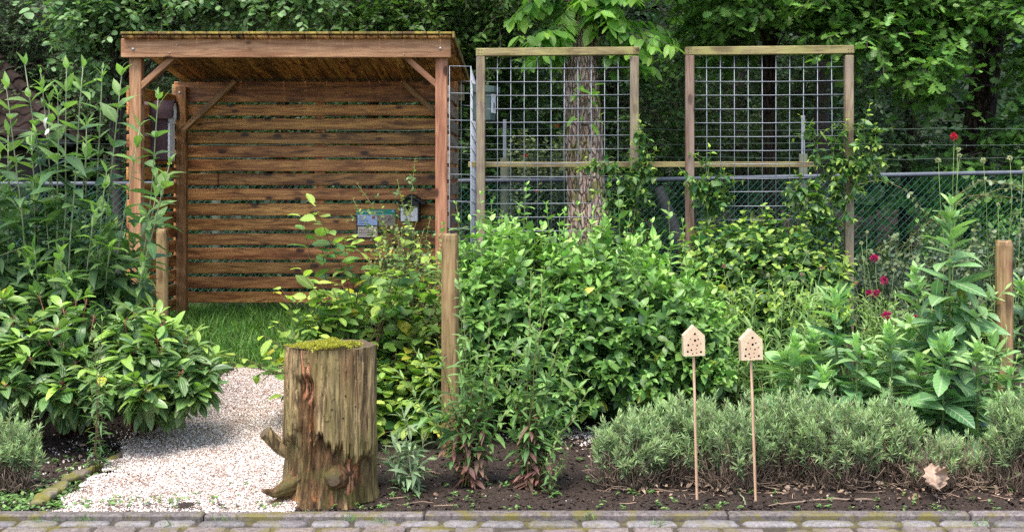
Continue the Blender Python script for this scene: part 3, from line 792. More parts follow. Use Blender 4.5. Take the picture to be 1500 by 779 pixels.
R = R-rot*(.022+.050*fbm(ct*14, st_*14, Zr*6, 4))+.012*strip*n3*6
R = R-.02*sm(.012, .0, np.abs(((aF*5+.6*n1*4) % 1.)-.5)*.2)*(1-rot)*.6
R = R-.012*sm(.10, .0, h-Zr)*(fbm(ct*6, st_*6, 0*Zr, 3))
cx_off = -.012*sm(.3, 0, Zr)
V = np.stack([xc+cx_off+R*ct, Yc+R*st_, zg+Zr+.010*(fbm(ct*5, st_*5, 0*Zr+1, 3)-.5)*(ZZ > .99)], -1).reshape(-1, 3)
i = (np.arange(nz-1)[:, None]*nt+np.arange(nt)[None]).ravel(); j = (np.arange(nz-1)[:, None]*nt+((np.arange(nt)+1) % nt)[None]).ravel()
Q = np.stack([i, j, j+nt, i+nt], 1)
G = Geo(); G.batch(V, Q.ravel(), np.full(len(Q), 4), rnd=.5, age=(np.clip(rot*.62+rot*(fbm(ct*12, st_*12, Zr*5, 3)-.5)*.5+np.maximum(np.maximum(topo, band*.9), sm(.3, .12, np.abs(aF-.75))*sm(.12, .04, np.abs(Zr-.17-.1*(aF-.75)))*sm(.42, .52, fbm(aF*12, Zr*10, 0*Zr+3, 3)))+.9*(fbm(ct*7+3, st_*7, Zr*2.2, 4)-.56)*sm(.75, .2, Zr), 0, 1)).reshape(1, -1))
trunk = G.build('stump_trunk', M['stump'], TR, smooth=True)
# cut top
nr = 26; rr = np.linspace(1, 0.02, nr)
RT = R[-1][None, :]*rr[:, None]; tx = np.cos(th)[None]*RT; ty = np.sin(th)[None]*RT
tz = zg+h-.004+.012*(fbm(tx*9, ty*9, 0*tx, 3)-.5)-.012*np.exp(-((tx+.05)**2+ty**2)/.01)+np.where(rr[:, None] > .999, .004, 0)
tz[0] = V.reshape(nz, nt, 3)[-1, :, 2]
Vt = np.stack([xc+tx, Yc+ty, tz], -1).reshape(-1, 3); gct = np.stack([tx+.03, ty+.02, 0*tx], -1).reshape(-1, 3)
i = (np.arange(nr-1)[:, None]*nt+np.arange(nt)[None]).ravel(); j = (np.arange(nr-1)[:, None]*nt+((np.arange(nt)+1) % nt)[None]).ravel()
Q = np.stack([i, j, j+nt, i+nt], 1)
G = Geo(); G.batch(Vt, Q.ravel(), np.full(len(Q), 4), rnd=.5, gc=gct); G.build('cut_top', M['cut'], TR, smooth=True)
# moss cushion
n = 26000; a = U(0, 2*pi, n); r = Rt*np.sqrt(U(0, 1, n))*.99; mx, my = r*np.cos(a), r*np.sin(a)
dens = sm(.30, .52, fbm(mx*11+2, my*11, 0*mx, 4)*1.35-.17+.5*np.exp(-((mx-.01)**2/.02+(my+.07)**2/.008))-.55*sm(.04, .19, my)-.4*sm(-.15, -.21, mx)-.35*sm(.1, .19, mx)-.14)
k = U(0, 1, n) < dens; mx, my, dens = mx[k], my[k], dens[k]
mz = zg+h-.006+.034*dens*fbm(mx*22, my*22, 0*mx+1, 3)+.004
G = Geo(); leaves(G, T_OV2, np.stack([xc+mx, Yc+my, mz], -1), rng.normal(0, .7, (len(mx), 3))+(0, -.2, .9), rng.normal(0, 1, (len(mx), 3)), U(.006, .012, len(mx)), .55, np.clip(U(-.2, .9, len(mx)), 0, 1))
# a little moss creeping low on the bark
M['moss2'] = leafmat('cushion_moss', (.30, .29, .03), (.60, .58, .08), rough=.85, tr=.25, vein=0.)
G.build('moss', M['moss2'], TR)
def log(nm, pts, rad, k=26, seed=0, rough=.12, capmat='cut', rings=26, parent=TR, rotv=.15):
    pts = np.array(pts, float); t = np.linspace(0, 1, len(pts)); tt = np.linspace(0, 1, rings)
    C = np.stack([np.interp(tt, t, pts[:, i]) for i in range(3)], -1); Rr = np.interp(tt, np.linspace(0, 1, len(rad)), rad)
    T = nrm(np.gradient(C, axis=0)); e1 = nrm(np.cross(T, (0.05, .1, 1.))); e2 = np.cross(T, e1); a = np.arange(k)*2*pi/k
    nn = fbm(np.cos(a)[None]*4+seed, np.sin(a)[None]*4, tt[:, None]*2.5, 4)-.5
    RR = Rr[:, None]*(1+rough*2*nn)
    V = C[:, None]+RR[..., None]*(np.cos(a)[None, :, None]*e1[:, None]+np.sin(a)[None, :, None]*e2[:, None])
    i = (np.arange(rings-1)[:, None]*k+np.arange(k)[None]).ravel(); j = (np.arange(rings-1)[:, None]*k+((np.arange(k)+1) % k)[None]).ravel()
    Q = np.stack([i, j, j+k, i+k], 1); G = Geo(); G.batch(V.reshape(-1, 3), Q.ravel(), np.full(len(Q), 4), rnd=.3, age=rotv)
    o = G.build(nm, M['stump'], parent, smooth=True)
    if capmat:
        G = Geo(); c = C[-1]+T[-1]*.001; W = np.concatenate([V[-1], [c]]); gc = np.concatenate([np.stack([np.cos(a)*RR[-1], np.sin(a)*RR[-1], 0*a], -1), [[0, 0, 0]]])
        f = []
        for q in range(k): f += [q, (q+1) % k, k]
        G.batch(W, f, [3]*k, rnd=.3, gc=gc); G.build('cut_face', M[capmat], o)
    return o
pk = P(488, 703, 6.19)
log('branch_stub', [pk+(.0, .10, .0), pk+(0, .03, 0), pk+(.0, .006, -.002)], [.078, .050, .028], seed=3, rough=.24, rotv=.62)
pl_ = P(397, 640, 6.36)
log('branch_stub', [P(432, 668, 6.42), P(410, 655, 6.38), P(388, 632, 6.34)], [.036, .034, .033], seed=8, rough=.1, rotv=0.)
log('surface_root', [P(450, 690, 6.36), P(425, 712, 6.30), P(402, 722, 6.27), P(385, 718, 6.25)], [.06, .04, .022, .008], seed=5, rough=.45, capmat=None, rotv=.55)
log('surface_root', [P(430, 722, 6.36), P(408, 735, 6.29), P(392, 742, 6.25)], [.035, .02, .01], seed=15, rough=.3, capmat=None, rotv=.5)
for px, py in ((492, 594), (525, 593), (509, 608), (471, 630), (478, 636), (512, 576), (498, 660)):
    p = P(px, py, 6.3); a = math.atan2(p[0]-xc, -(6.2-Yc)); an = math.asin(max(-1, min(1, (p[0]-xc)/Rt)))
    zz_ = p[2]; ii = int(round((zz_-zg)/h*(nz-1))); jj = int(round(((an-pi/2) % (2*pi))/(2*pi)*nt)) % nt; rad = R[ii, jj]
    q = np.array([xc+rad*math.sin(an), Yc-rad*math.cos(an), zz_]); d = np.array([math.sin(an), -math.cos(an), 0])
    G = Geo(); tubes(G, np.array([q-d*.01, q+d*.0025]), .0042, 8); G.build('beetle_hole', M['dark'], TR)

# ---------- insect hotels ----------
def hotel(cpx, top, bot, w, Y, base, lean, lab, seed, yaw):
    T = thing('insect_hotel', lab, 'insect hotel', (PX(base[0], Y), Y, float(g(PX(base[0], Y), Y))-.03), 'insect hotels on sticks')
    b = P(base[0], base[1]+6, Y); hb = P(cpx, bot, Y); d = hb-b
    G = Geo(); bar(G, b, hb+d*.03, .0125, .0125, up=(0, 1, 0), ch=.004, rnd=.3); G.build('stick', M['dowel'], T)
    W = w/F*Y; Hh = (bot-top)/F*Y; D = .055; s1 = W/2; eave = Hh*.66
    prof = np.array([(-s1, 0), (s1, 0), (s1, eave), (0, Hh), (-s1, eave)]); n = 5
    ang = math.atan2(d[0], d[2]); Rm = roty(ang)@rotz(yaw)
    def mk(pr, y0, y1):
        V = np.array([(x, y0, z) for x, z in pr]+[(x, y1, z) for x, z in pr]); k = len(pr)
        f = list(range(k))+list(range(2*k-1, k-1, -1)); sz = [k, k]
        for i in range(k): f += [i, i+k, (i+1) % k+k, (i+1) % k]; sz.append(4)
        return V, f, sz
    V, f, sz = mk(prof, -D/2, D/2)
    G = Geo(); G.batch(V@Rm.T+hb, f, sz, rnd=.4, gc=np.stack([V[:, 2], V[:, 0], V[:, 1]], -1)); o = G.build('house_block', M['bee'], T)
    # drill the holes
    hs = [(.55, .80, 4.6), (.30, .62, 2.6), (.72, .60, 3.2), (.55, .56, 5.), (.18, .40, 4.2), (.42, .42, 2.6), (.66, .38, 3.6), (.86, .44, 2.6), (.34, .22, 3.6), (.60, .24, 2.4), (.86, .14, 4.6), (.14, .16, 4.4), (.40, .08, 2.8), (.62, .10, 2.4)]
    Gc = Geo()
    for x, z, r in hs:
        p = np.array([(x-.5)*W*.86, 0, z*Hh*.9+.01*0]); r = r/1000*1.2
        c = np.array([p+(0, -D/2-.01, 0), p+(0, -D/2+.03, 0)])@Rm.T+hb
        tubes(Gc, c, r, 12)
    cut = Gc.build('cutter', M['dark'])
    md = o.modifiers.new('b', 'BOOLEAN'); md.object = cut; md.operation = 'DIFFERENCE'; md.solver = 'EXACT'
    try: md.material_mode = 'TRANSFER'
    except Exception: pass
    bpy.context.view_layer.update(); dg = bpy.context.evaluated_depsgraph_get()
    me = bpy.data.meshes.new_from_object(o.evaluated_get(dg)); o.modifiers.clear(); o.data = me
    bpy.data.objects.remove(cut)
    return T
hotel(1016, 475.5, 520, 31.5, 6.28, (1021, 726), 0, 'little pale insect hotel on a stick standing higher and nearer the stump', 1, .06)
hotel(1100, 481, 526, 32, 6.28, (1107, 728), 0, 'little pale insect hotel on a slightly leaning stick standing lower toward the broad-leaved plants', 2, .10)

# ---------- nest boxes ----------
# brown one inside the shelter
Yn = 10.62; cpos = np.array([PX(231, Yn), Yn, PZ(236, Yn)])
T = thing('bird_nest_box', 'dark brown nest box with barrel roof and white front on the shelter side wall', 'nest box', cpos, None)
Rm = rotz(math.radians(4))
NS = 1.18
def place(V): return (np.asarray(V)*NS)@Rm.T+cpos
def pbox(G, c, s, ch=.004, rnd=None): box(G, place([c])[0], np.array(s)*NS, Rm, ch, rnd=rnd)
G = Geo(); pbox(G, (0, 0, .18), (.17, .17, .36), .01); G.build('body', M['nbrown'], T)
def arch(x0, x1, r, zc, thick, drop, cx=0):
    n = 15; a = np.linspace(0, pi, n); out = [(-r, zc-drop)]+[(-r*math.cos(q), zc+r*math.sin(q)*.8) for q in a]+[(r, zc-drop)]
    ri = r-thick; inn = [(ri, zc-drop)]+[(ri*math.cos(q), zc+ri*math.sin(q)*.8) for q in a]+[(-ri, zc-drop)]
    pr = out+inn; k = len(pr); V = np.array([(x0, y, z) for y, z in pr]+[(x1, y, z) for y, z in pr])
    f, sz = [], []
    m = n+2
    for i in range(k): f += [i, (i+1) % k, (i+1) % k+k, i+k]; sz.append(4)
    for i in range(m-1): 
        f += [i, i+1, k-2-i, k-1-i]; sz.append(4); f += [i+k, k-1-i+k, k-2-i+k, i+1+k]; sz.append(4)
    return V, f, sz
V, f, sz = arch(-.11, .125, .115, .33, .02, .04); G = Geo(); G.batch(place(V), f, sz); G.build('roof', M['nbrown'], T)
G = Geo(); pbox(G, (.093, 0, .13), (.014, .155, .26), .004)
fr = G.build('front_panel', M['white'], T)
G = Geo(); n = 24; a = np.arange(n)*2*pi/n
c = [np.stack([np.full(n, x), .085*q*np.cos(a), .335+.085*q*np.sin(a)], -1) for x, q in ((.086, 1), (.108, 1), (.114, .88), (.112, .5), (.100, .42))]
V = np.concatenate(c); f, sz = [], []
for i in range(4):
    for j in range(n): f += [i*n+j, i*n+(j+1) % n, (i+1)*n+(j+1) % n, (i+1)*n+j]; sz.append(4)
G.batch(place(V), f, sz); ds = G.build('entrance_disc', M['white'], T, smooth=True)
G = Geo(); V = np.stack([np.full(n, .1015), .037*np.cos(a), .335+.037*np.sin(a)], -1); G.batch(place(V), list(range(n)), [n]); G.build('entrance_hole', M['dark'], ds)
# green one behind the trellis
NS = 1.
Yn = 9.98; cpos = np.array([PX(710, Yn), Yn, PZ(175, Yn)]); Rm = rotz(math.radians(-13))
T = thing('bird_nest_box', 'grey-green nest box with overhanging lid and white slot hung behind the first trellis post', 'nest box', cpos)
G = Geo(); pbox(G, (-.012, 0, .10), (.155, .14, .22), .004); G.build('body', M['ngreen'], T)
G = Geo(); V = np.array([(-.08, -.085, .205), (.10, -.085, .205), (.10, .085, .205), (-.08, .085, .205), (-.08, -.085, .27), (.10, -.085, .25), (.10, .085, .25), (-.08, .085, .27)])
G.batch(place(V), [0, 3, 2, 1, 4, 5, 6, 7, 0, 1, 5, 4, 1, 2, 6, 5, 2, 3, 7, 6, 3, 0, 4, 7], [4]*6); G.build('lid', M['ngreen'], T)
G = Geo(); pbox(G, (.068, 0, .12), (.012, .10, .15), .003); wp = G.build('slot_panel', M['white'], T)
G = Geo(); pbox(G, (.0755, 0, .10), (.003, .022, .05), .001); G.build('slot', M['dark'], wp)
# black roofed one on the back wall
Yn = 11.15; cpos = np.array([PX(601, Yn), Yn, PZ(325, Yn)]); Rm = rotz(0)
T = thing('bird_nest_box', 'small nest box with black gabled roof and white front on the slat back wall', 'nest box', cpos)
G = Geo(); pbox(G, (0, 0, .09), (.17, .15, .18), .004); G.build('body', M['nblack'], T)
G = Geo()
for sg in (-1, 1):
    c = place([(sg*.062+.01, -.01, .195)])[0]; box(G, c, (.155, .21, .018), roty(sg*.52), .004)
V = np.array([(-.085, -.076, .15), (.085, -.076, .15), (0, -.076, .235), (-.085, .07, .15), (.085, .07, .15), (0, .07, .235)])
G.batch(place(V), [0, 1, 2, 3, 5, 4, 0, 3, 4, 1, 1, 4, 5, 2, 2, 5, 3, 0], [3, 3, 4, 4, 4]); G.build('gable_roof', M['nblack'], T)
G = Geo(); pbox(G, (0, -.079, .065), (.145, .006, .115), .002); G.build('front_panel', M['white'], T)
G = Geo(); n = 20; a = np.arange(n)*2*pi/n; V = np.stack([.034*np.cos(a), np.full(n, -.0835), .12+.034*np.sin(a)], -1); G.batch(place(V), list(range(n))[::-1], [n]); G.build('entrance_hole', M['dark'], T)

# ---------- information board ----------
Yi = 11.24
T = thing('information_board', 'small information board with green header mounted on the slat back wall', 'board', P(551, 348, Yi))
def pan(x0, y0, x1, y1, dy, mat, nm, par, rnd=.5, th=.003):
    G = Geo(); box(G, ((PX(x0, Yi)+PX(x1, Yi))/2, Yi-dy, (PZ(y0, Yi)+PZ(y1, Yi))/2), (PX(x1, Yi)-PX(x0, Yi), th, PZ(y0, Yi)-PZ(y1, Yi)), ch=.0006, rnd=rnd); return G.build(nm, mat, par)
fl = lambda n, c: simple(n, c, .4, .02, 5, bump=0.)
bk = pan(522, 306.5, 554, 348.5, .004, fl('board_dark', (.03, .035, .03)), 'backing_panel', T, th=.008)
hd = pan(522, 306.5, 579.5, 314.2, .010, fl('board_green', (.002, .26, .17)), 'header_panel', T)
pan(522, 314.2, 579.5, 315., .010, fl('board_line', (.55, .68, .66)), 'header_line', hd)
def photo_mat():
    s = NT('board_photo'); n = s.noise(s.obj(), 30., 5); c = s.rmp(n, [(.3, (.10, .07, .05)), (.5, (.33, .24, .17)), (.65, (.24, .30, .14)), (.8, (.45, .38, .3))]); return s.done(s.pr(c, .4))
pan(554.5, 315.2, 579.5, 331, .009, photo_mat(), 'photo_panel', T)
pan(524, 315.2, 553, 330, .010, fl('board_blue', (.42, .52, .78)), 'blue_sheet', T)
pan(524.5, 332, 553, 347, .010, fl('board_cream', (.72, .58, .48)), 'text_sheet', T)
pan(545.5, 316.5, 549.5, 320.5, .0135, fl('board_orange', (.45, .10, .02)), 'butterfly_picture', T)
def text(body, px, py, size, mat, par, nm='lettering', dy=.014, Yq=Yi):
    cu = bpy.data.curves.new('t', 'FONT'); cu.body = body; cu.size = size; cu.extrude = .0004
    o = bpy.data.objects.new('t', cu); COL.objects.link(o); bpy.context.view_layer.update()
    me = bpy.data.meshes.new_from_object(o.evaluated_get(bpy.context.evaluated_depsgraph_get())); bpy.data.objects.remove(o)
    w = bpy.data.objects.new(nm, me); COL.objects.link(w); w.parent = par
    b = WPOS[par.name]; p = P(px, py, Yq-dy); w.location = tuple(p-b); w.rotation_euler = (pi/2, 0, 0); me.materials.clear(); me.materials.append(mat); return w
wh = fl('letter_white', (.85, .85, .85)); bl = fl('letter_blue', (.04, .14, .42)); dk = fl('letter_dark', (.12, .10, .10)); rd = fl('letter_red', (.5, .08, .05)); gr = fl('letter_green', (.3, .45, .05))
text('Natuurwandeltuin Spikkellus', 523.5, 310.8, .0186, wh, hd)
G = Geo(); n = 16; a = np.arange(n)*2*pi/n; c = P(575.5, 309.2, Yi-.0125); V = np.stack([c[0]+.011*np.cos(a), np.full(n, c[1]), c[2]+.012*np.sin(a)], -1); G.batch(V, list(range(n))[::-1], [n]); G.build('round_emblem', fl('emblem_blue', (.08, .32, .75)), hd)
G = Geo(); c = c+(0, -.0015, 0); V = np.stack([c[0]+.004*np.cos(a), np.full(n, c[1]), c[2]+.007*np.sin(a)], -1); G.batch(V, list(range(n))[::-1], [n]); G.build('emblem_figure', wh, hd)
def rows(nm, lst, mat):      # printed lines, too small to read in the photograph
    G = Geo()
    for x0, x1, y in lst:
        x = x0
        while x < x1:
            w = U(.6, 2.2); e = min(x1, x+w); box(G, ((PX(x, Yi)+PX(e, Yi))/2, Yi-.0135, PZ(y, Yi)), (PX(e, Yi)-PX(x, Yi), .001, .0045), ch=.0002); x = e+.35
    G.build(nm, mat, T)
rows('printed_lettering', [(526, 533, 318)], rd); rows('printed_lettering', [(526, 540, y) for y in (321, 323.4, 325.8, 328)], bl)
rows('printed_lettering', [(559, 576, 320), (560, 575, 324.5)], bl); rows('printed_lettering', [(526, 531, 334.2)], gr); rows('printed_lettering', [(526, 550-U(0, 5), y) for y in (336.6, 338.8, 341, 343.2)], dk)
G = Geo(); p = P(544, 351, Yi+.02); tubes(G, np.array([p, p-(0, .012, 0)]), .006, 8); tag(G.build('screw_hook', M['screw'], loc=p), 'small white metal knob on the slat just below the information board', 'hook')
p = P(320, 270, 11.25); G = Geo(); tubes(G, np.array([p+(0, .0, .10), p+(0, -.012, .08), p+(0, -.012, -.02), p+(-.02, -.02, -.045), p+(-.035, -.02, -.02)]), .005, 6); tag(G.build('iron_hook', M['dark'], loc=p), 'thin dark iron hook hanging on the back wall slats near the inner post', 'hook')

# ---------- tiled garden shed behind the fence ----------
Ya = 13.6
T = thing('tiled_shed', 'low building with brown tiled hip roof and grey gutter behind the tall butterfly bush', 'building', (PX(-60, Ya), Ya+1, float(g(0, 14))))
xR = PX(92, Ya); zE = PZ(205, Ya); xL = xR-5; pitch_ = .75; run = 1.9; dep = 1.9
G = Geo(); box(G, ((xL+xR)/2-.1, Ya+1.6, (zE-.1)/2), (4.5, 2.4, zE-.1), ch=.01); G.build('wall', M['bwall'], T)
G = Geo(); rows = 11; cw = .2
for r in range(rows):
    t0 = r/rows; t1 = (r+1)/rows+.02
    nx = int(5/cw)+1
    for i in range(nx):
        x1 = xR-cw*i; 
        if x1 < xL: break
        if xR-x1 < t0*dep*1.0: continue
        m = 9; u = np.linspace(0, 1, m); zo = .022*np.sin(u*2*pi)+.02
        a = np.stack([x1-cw*u*1.03, np.full(m, Ya+dep*t0), zE+dep*pitch_*t0+zo+.03], -1); b = np.stack([x1-cw*u*1.03, np.full(m, Ya+dep*t1), zE+dep*pitch_*t1+zo], -1); c = a-(0, 0, .018)
        V = np.concatenate([c, a, b]); f = []
        for q in range(2):
            for j in range(m-1): f += [q*m+j+1, q*m+j, (q+1)*m+j, (q+1)*m+j+1]
        G.batch(V, f, [4]*(2*(m-1)))
for i in range(12):   # hip tiles
    t0, t1 = i/12, (i+1.25)/12
    a = np.array([xR-dep*t0, Ya+dep*t0, zE+dep*pitch_*t0+.05]); b = np.array([xR-dep*t1, Ya+dep*t1, zE+dep*pitch_*t1+.04])
    tubes(G, np.array([a+(0, 0, .01), b-(0, 0, .015)]), np.array([.075, .065]), 10)
V = np.array([(xL, Ya, zE), (xR, Ya, zE), (xR-dep, Ya+dep, zE+dep*pitch_), (xL, Ya+dep, zE+dep*pitch_), (xR, Ya+3.6, zE), (xL, Ya+3.6, zE)]); G.batch(V, [0, 1, 2, 3, 1, 4, 2, 3, 2, 4, 5], [4, 3, 4])
G.build('tiled_roof', M['tile'], T)
G = Geo(); n = 9; a = np.linspace(pi, 2*pi, n); L_ = [xL, xR+.12]; V = []
for x in L_:
    V += [(x, Ya-.06+.075*math.cos(q), zE+.0+.075*math.sin(q)) for q in a]+[(x, Ya-.06+.068*math.cos(q), zE+.0+.068*math.sin(q)) for q in a[::-1]]
k = 2*n; f = []; 
for i in range(k): f += [i, (i+1) % k, (i+1) % k+k, i+k]
V = np.array(V); f += list(range(n))+list(range(k+n-1, k-1, -1)); G.batch(V, f, [4]*k+[n, n])
gt = G.build('gutter', M['zinc'], T)
G = Geo(); x = PX(64, Ya); tubes(G, np.array([(x, Ya-.06, zE-.05), (x, Ya-.06, zE-.16), (x-.1, Ya+.12, zE-.34), (x-.12, Ya+.2, zE-.6), (x-.12, Ya+.2, .3)]), .045, 12); G.build('downpipe', M['zinc'], gt, smooth=True)
# ---------- foliage materials ----------
LM = {}
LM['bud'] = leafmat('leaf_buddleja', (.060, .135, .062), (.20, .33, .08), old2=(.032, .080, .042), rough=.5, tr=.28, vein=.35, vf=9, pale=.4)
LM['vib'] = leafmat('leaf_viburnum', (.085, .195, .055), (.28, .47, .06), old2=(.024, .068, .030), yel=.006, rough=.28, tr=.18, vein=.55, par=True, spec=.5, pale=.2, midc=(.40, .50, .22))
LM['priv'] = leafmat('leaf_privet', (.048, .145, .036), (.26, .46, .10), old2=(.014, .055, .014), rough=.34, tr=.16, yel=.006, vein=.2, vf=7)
LM['hazel'] = leafmat('leaf_hornbeam', (.085, .20, .05), (.40, .54, .10), old2=(.035, .105, .028), rough=.5, tr=.38, vein=.5, vf=10, yel=.03)
LM['pyr'] = leafmat('leaf_pyracantha', (.10, .19, .085), (.34, .40, .06), old2=(.05, .12, .055), rough=.35, tr=.22, vein=.2, yel=.02)
LM['aster'] = leafmat('leaf_aster', (.10, .21, .065), (.26, .42, .12), old2=(.055, .13, .045), rough=.55, tr=.28, vein=.3, vf=5)
LM['asterr'] = leafmat('leaf_reddened', (.17, .10, .075), (.26, .09, .10), old2=(.14, .16, .07), rough=.55, tr=.25, vein=.3, vf=5)
LM['grey'] = leafmat('leaf_grey_felted', (.20, .29, .16), (.30, .40, .20), old2=(.15, .24, .12), rough=.75, tr=.2, vein=.3)
LM['lav'] = leafmat('leaf_lavender', (.18, .27, .13), (.36, .49, .21), old2=(.11, .18, .09), rough=.6, tr=.2, vein=0.)
LM['lonic'] = leafmat('leaf_honeysuckle', (.06, .16, .045), (.36, .50, .08), old2=(.020, .07, .022), rough=.38, tr=.28, vein=.35, vf=5)
LM['coto'] = leafmat('leaf_cotoneaster_dark', (.075, .125, .075), (.17, .22, .08), old2=(.03, .065, .035), rough=.34, tr=.12, vein=.15)
LM['prim'] = leafmat('leaf_broad', (.11, .25, .095), (.30, .50, .15), old2=(.055, .155, .06), rough=.36, tr=.18, yel=.008, vein=.6, vf=8, midc=(.55, .62, .42))
LM['knau'] = leafmat('leaf_knautia', (.11, .23, .075), (.26, .40, .12), old2=(.06, .14, .045), rough=.6, tr=.3, vein=.2)
LM['chest'] = leafmat('leaf_chestnut', (.075, .21, .045), (.24, .44, .07), old2=(.035, .12, .03), rough=.4, tr=.42, vein=.4, vf=11)
LM['oak'] = leafmat('leaf_oak', (.07, .175, .04), (.18, .36, .07), old2=(.03, .085, .02), rough=.4, tr=.3, vein=.25, vf=5)
LM['cotl'] = leafmat('leaf_round_bluish', (.11, .22, .085), (.22, .37, .12), old2=(.05, .12, .045), rough=.42, tr=.25, vein=.2)
LM['holly'] = leafmat('leaf_dark_gloss', (.035, .085, .03), (.10, .19, .05), old2=(.015, .045, .015), spec=.2, rough=.5, tr=.15, vein=.15)
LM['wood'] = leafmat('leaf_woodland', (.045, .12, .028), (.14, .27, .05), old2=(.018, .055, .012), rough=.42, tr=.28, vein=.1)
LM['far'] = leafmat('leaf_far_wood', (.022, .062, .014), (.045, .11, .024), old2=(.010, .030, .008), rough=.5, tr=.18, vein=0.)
LM['grass'] = leafmat('leaf_grass', (.06, .17, .03), (.17, .31, .05), old2=(.03, .095, .018), rough=.5, tr=.35, vein=.15)
LM['dry'] = leafmat('leaf_litter', (.20, .12, .08), (.42, .31, .22), old2=(.10, .06, .04), rough=.8, tr=.1, vein=.4, vf=5)
LM['white'] = leafmat('leaf_bleached', (.75, .75, .72), (.8, .8, .78), old2=(.7, .7, .68), rough=.6, tr=.3, vein=.1)
def flowermat(nm, a, b):
    s = NT(nm); r = s.at('rnd'); return s.done(s.n('ShaderNodeMixShader', {0: .25, 1: s.pr(s.mix(r, a, b), .6), 2: s.n('ShaderNodeBsdfTranslucent', {'Color': tuple(b)+(1,)}).outputs[0]}).outputs[0])
M['magenta'] = flowermat('petal_magenta', (.30, .008, .07), (.52, .02, .14))
M['red'] = flowermat('petal_red', (.40, .01, .03), (.6, .02, .05))
M['pinkf'] = flowermat('petal_dusty_pink', (.40, .16, .17), (.5, .24, .22))
M['paleh'] = flowermat('seedhead_pale', (.34, .40, .20), (.52, .55, .28))
M['orange'] = flowermat('petal_orange', (.5, .12, .02), (.6, .2, .05))
M['berry'] = flowermat('rosehip', (.5, .02, .02), (.6, .03, .03))

def A3(x, y, z): return np.stack(np.broadcast_arrays(np.asarray(x, float), np.asarray(y, float), np.asarray(z, float)), -1)
def PV(px, py, Y): return A3((np.asarray(px)-CX)/F*Y, Y, H-(np.asarray(py)-HY)/F*Y)
def fin(T, Gs, Gl, ms, ml, ns='stems', nl='foliage'):
    o = Gs.build(ns, M[ms], T, smooth=True) if Gs.k else None
    if Gl.k: Gl.build(nl, LM[ml], T, smooth=True)

# ---------- butterfly bush ----------
T = thing('butterfly_bush', 'tall grey-green butterfly bush with upright stems in front of the shelter corner', 'shrub', (PX(120, 8.2), 8.25, .06))
tips = np.array([(36, 92), (98, 95), (122, 90), (180, 98), (150, 102), (232, 140), (8, 120), (60, 108), (12, 190), (-30, 110), (85, 140), (205, 185), (250, 235), (-60, 150), (72, 150), (232, 268)], float)
n0 = len(tips); n = n0+62
px = np.concatenate([tips[:, 0], U(-120, 215, 62)]); py = np.concatenate([tips[:, 1], np.concatenate([U(170, 400, 34), U(260, 430, 28)])])
py = np.where((np.arange(n) >= n0) & (px > 150), py+50, py)
Yt = np.concatenate([U(7.75, 8.1, n0), U(7.75, 8.5, 62)]); Tp = PV(px, py, Yt)
bx = np.clip(px*.62+U(10, 60, n), -90, 190); Bs = A3(PX(bx, 8.3), U(8.1, 8.5, n), 0.0); Bs[:, 2] = g(Bs[:, 0], Bs[:, 1])-.02
C = curves(Bs, Tp, m=9, wob=.004, exp=1.35)
Gs, Gl = Geo(), Geo(); tubes(Gs, C, np.linspace(.0075, .0028, 9), 6)
t = np.linspace(.12, .99, 17); s_ = np.linspace(0, 1, 17)
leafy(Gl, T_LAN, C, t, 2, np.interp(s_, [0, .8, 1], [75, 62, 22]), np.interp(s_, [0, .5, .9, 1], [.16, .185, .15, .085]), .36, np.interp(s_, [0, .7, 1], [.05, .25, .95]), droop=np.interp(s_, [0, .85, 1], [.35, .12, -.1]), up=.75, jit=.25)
leafy(Gl, T_LAN, C, t[3:], 2, 35, .065, .3, .55, droop=0., up=.5, phij=.5, keep=.5)
# side shoots
k = 60; ii = rng.integers(0, n, k); jj = rng.integers(3, 7, k); b = C[ii, jj]; d = nrm(rng.normal(0, 1, (k, 3))*(1, 1, .2)+(0, -.2, 1.1)); c2 = curves(b, b+d*U(.12, .3, (k, 1)), m=4, wob=.003)
tubes(Gs, c2, np.linspace(.003, .0015, 4), 4); leafy(Gl, T_LAN, c2, [.35, .6, .8, .97], 2, [65, 60, 45, 20], [.12, .13, .10, .06], .34, [.2, .35, .6, .95], up=.7)
fin(T, Gs, Gl, 'stem_pale', 'bud')
Gw = Geo(); leaves(Gw, T_LAN, [P(70, 172, 7.7), P(72, 188, 7.7)], [(-.7, -.2, -.9), (-.25, 0, -.4)], [(-.5, -1, .5), (.2, -1, .3)], [.085, .05], .42, 0.); Gw.build('white_leaf', LM['white'], T, smooth=True)

# ---------- viburnum ----------
T = thing('glossy_shrub', 'low glossy shrub with drooping ribbed leaves and red stalks beside the gravel path', 'shrub', (PX(140, 7.6), 7.6, float(g(0, 7.6))))
n = 175; px = U(-90, 308, n); Yt = U(7.05, 7.95, n)
topy = np.interp(px, [-90, 60, 170, 240, 290, 340], [425, 428, 440, 455, 500, 545]); boty = np.interp(px, [-90, 60, 130, 240, 300, 340], [575, 578, 588, 588, 575, 558])
fr = U(0, 1, n)**.85; py = topy+(boty-topy)*fr; Yt = 7.95-.85*np.sqrt(fr)+U(-.1, .1, n); Yt = np.maximum(Yt, 7.02+.35*sm(180, 340, px))
Tp = PV(px, py, Yt); ck = rng.integers(0, 3, n); ck = np.clip(np.round(px/110.), 0, 2); Bs = A3(PX(20+ck*95+rng.normal(0, 10, n), 7.8), 7.8+U(-.08, .08, n), 0.); Bs[:, 2] = g(Bs[:, 0], Bs[:, 1])
C = curves(Bs, Tp, m=6, wob=.006, exp=1.2); Gs, Gl = Geo(), Geo(); tubes(Gs, C, np.linspace(.006, .0028, 6), 5)
T_D = nrm(C[:, -1]-C[:, -3])
young = (U(0, 1, n) < .3)
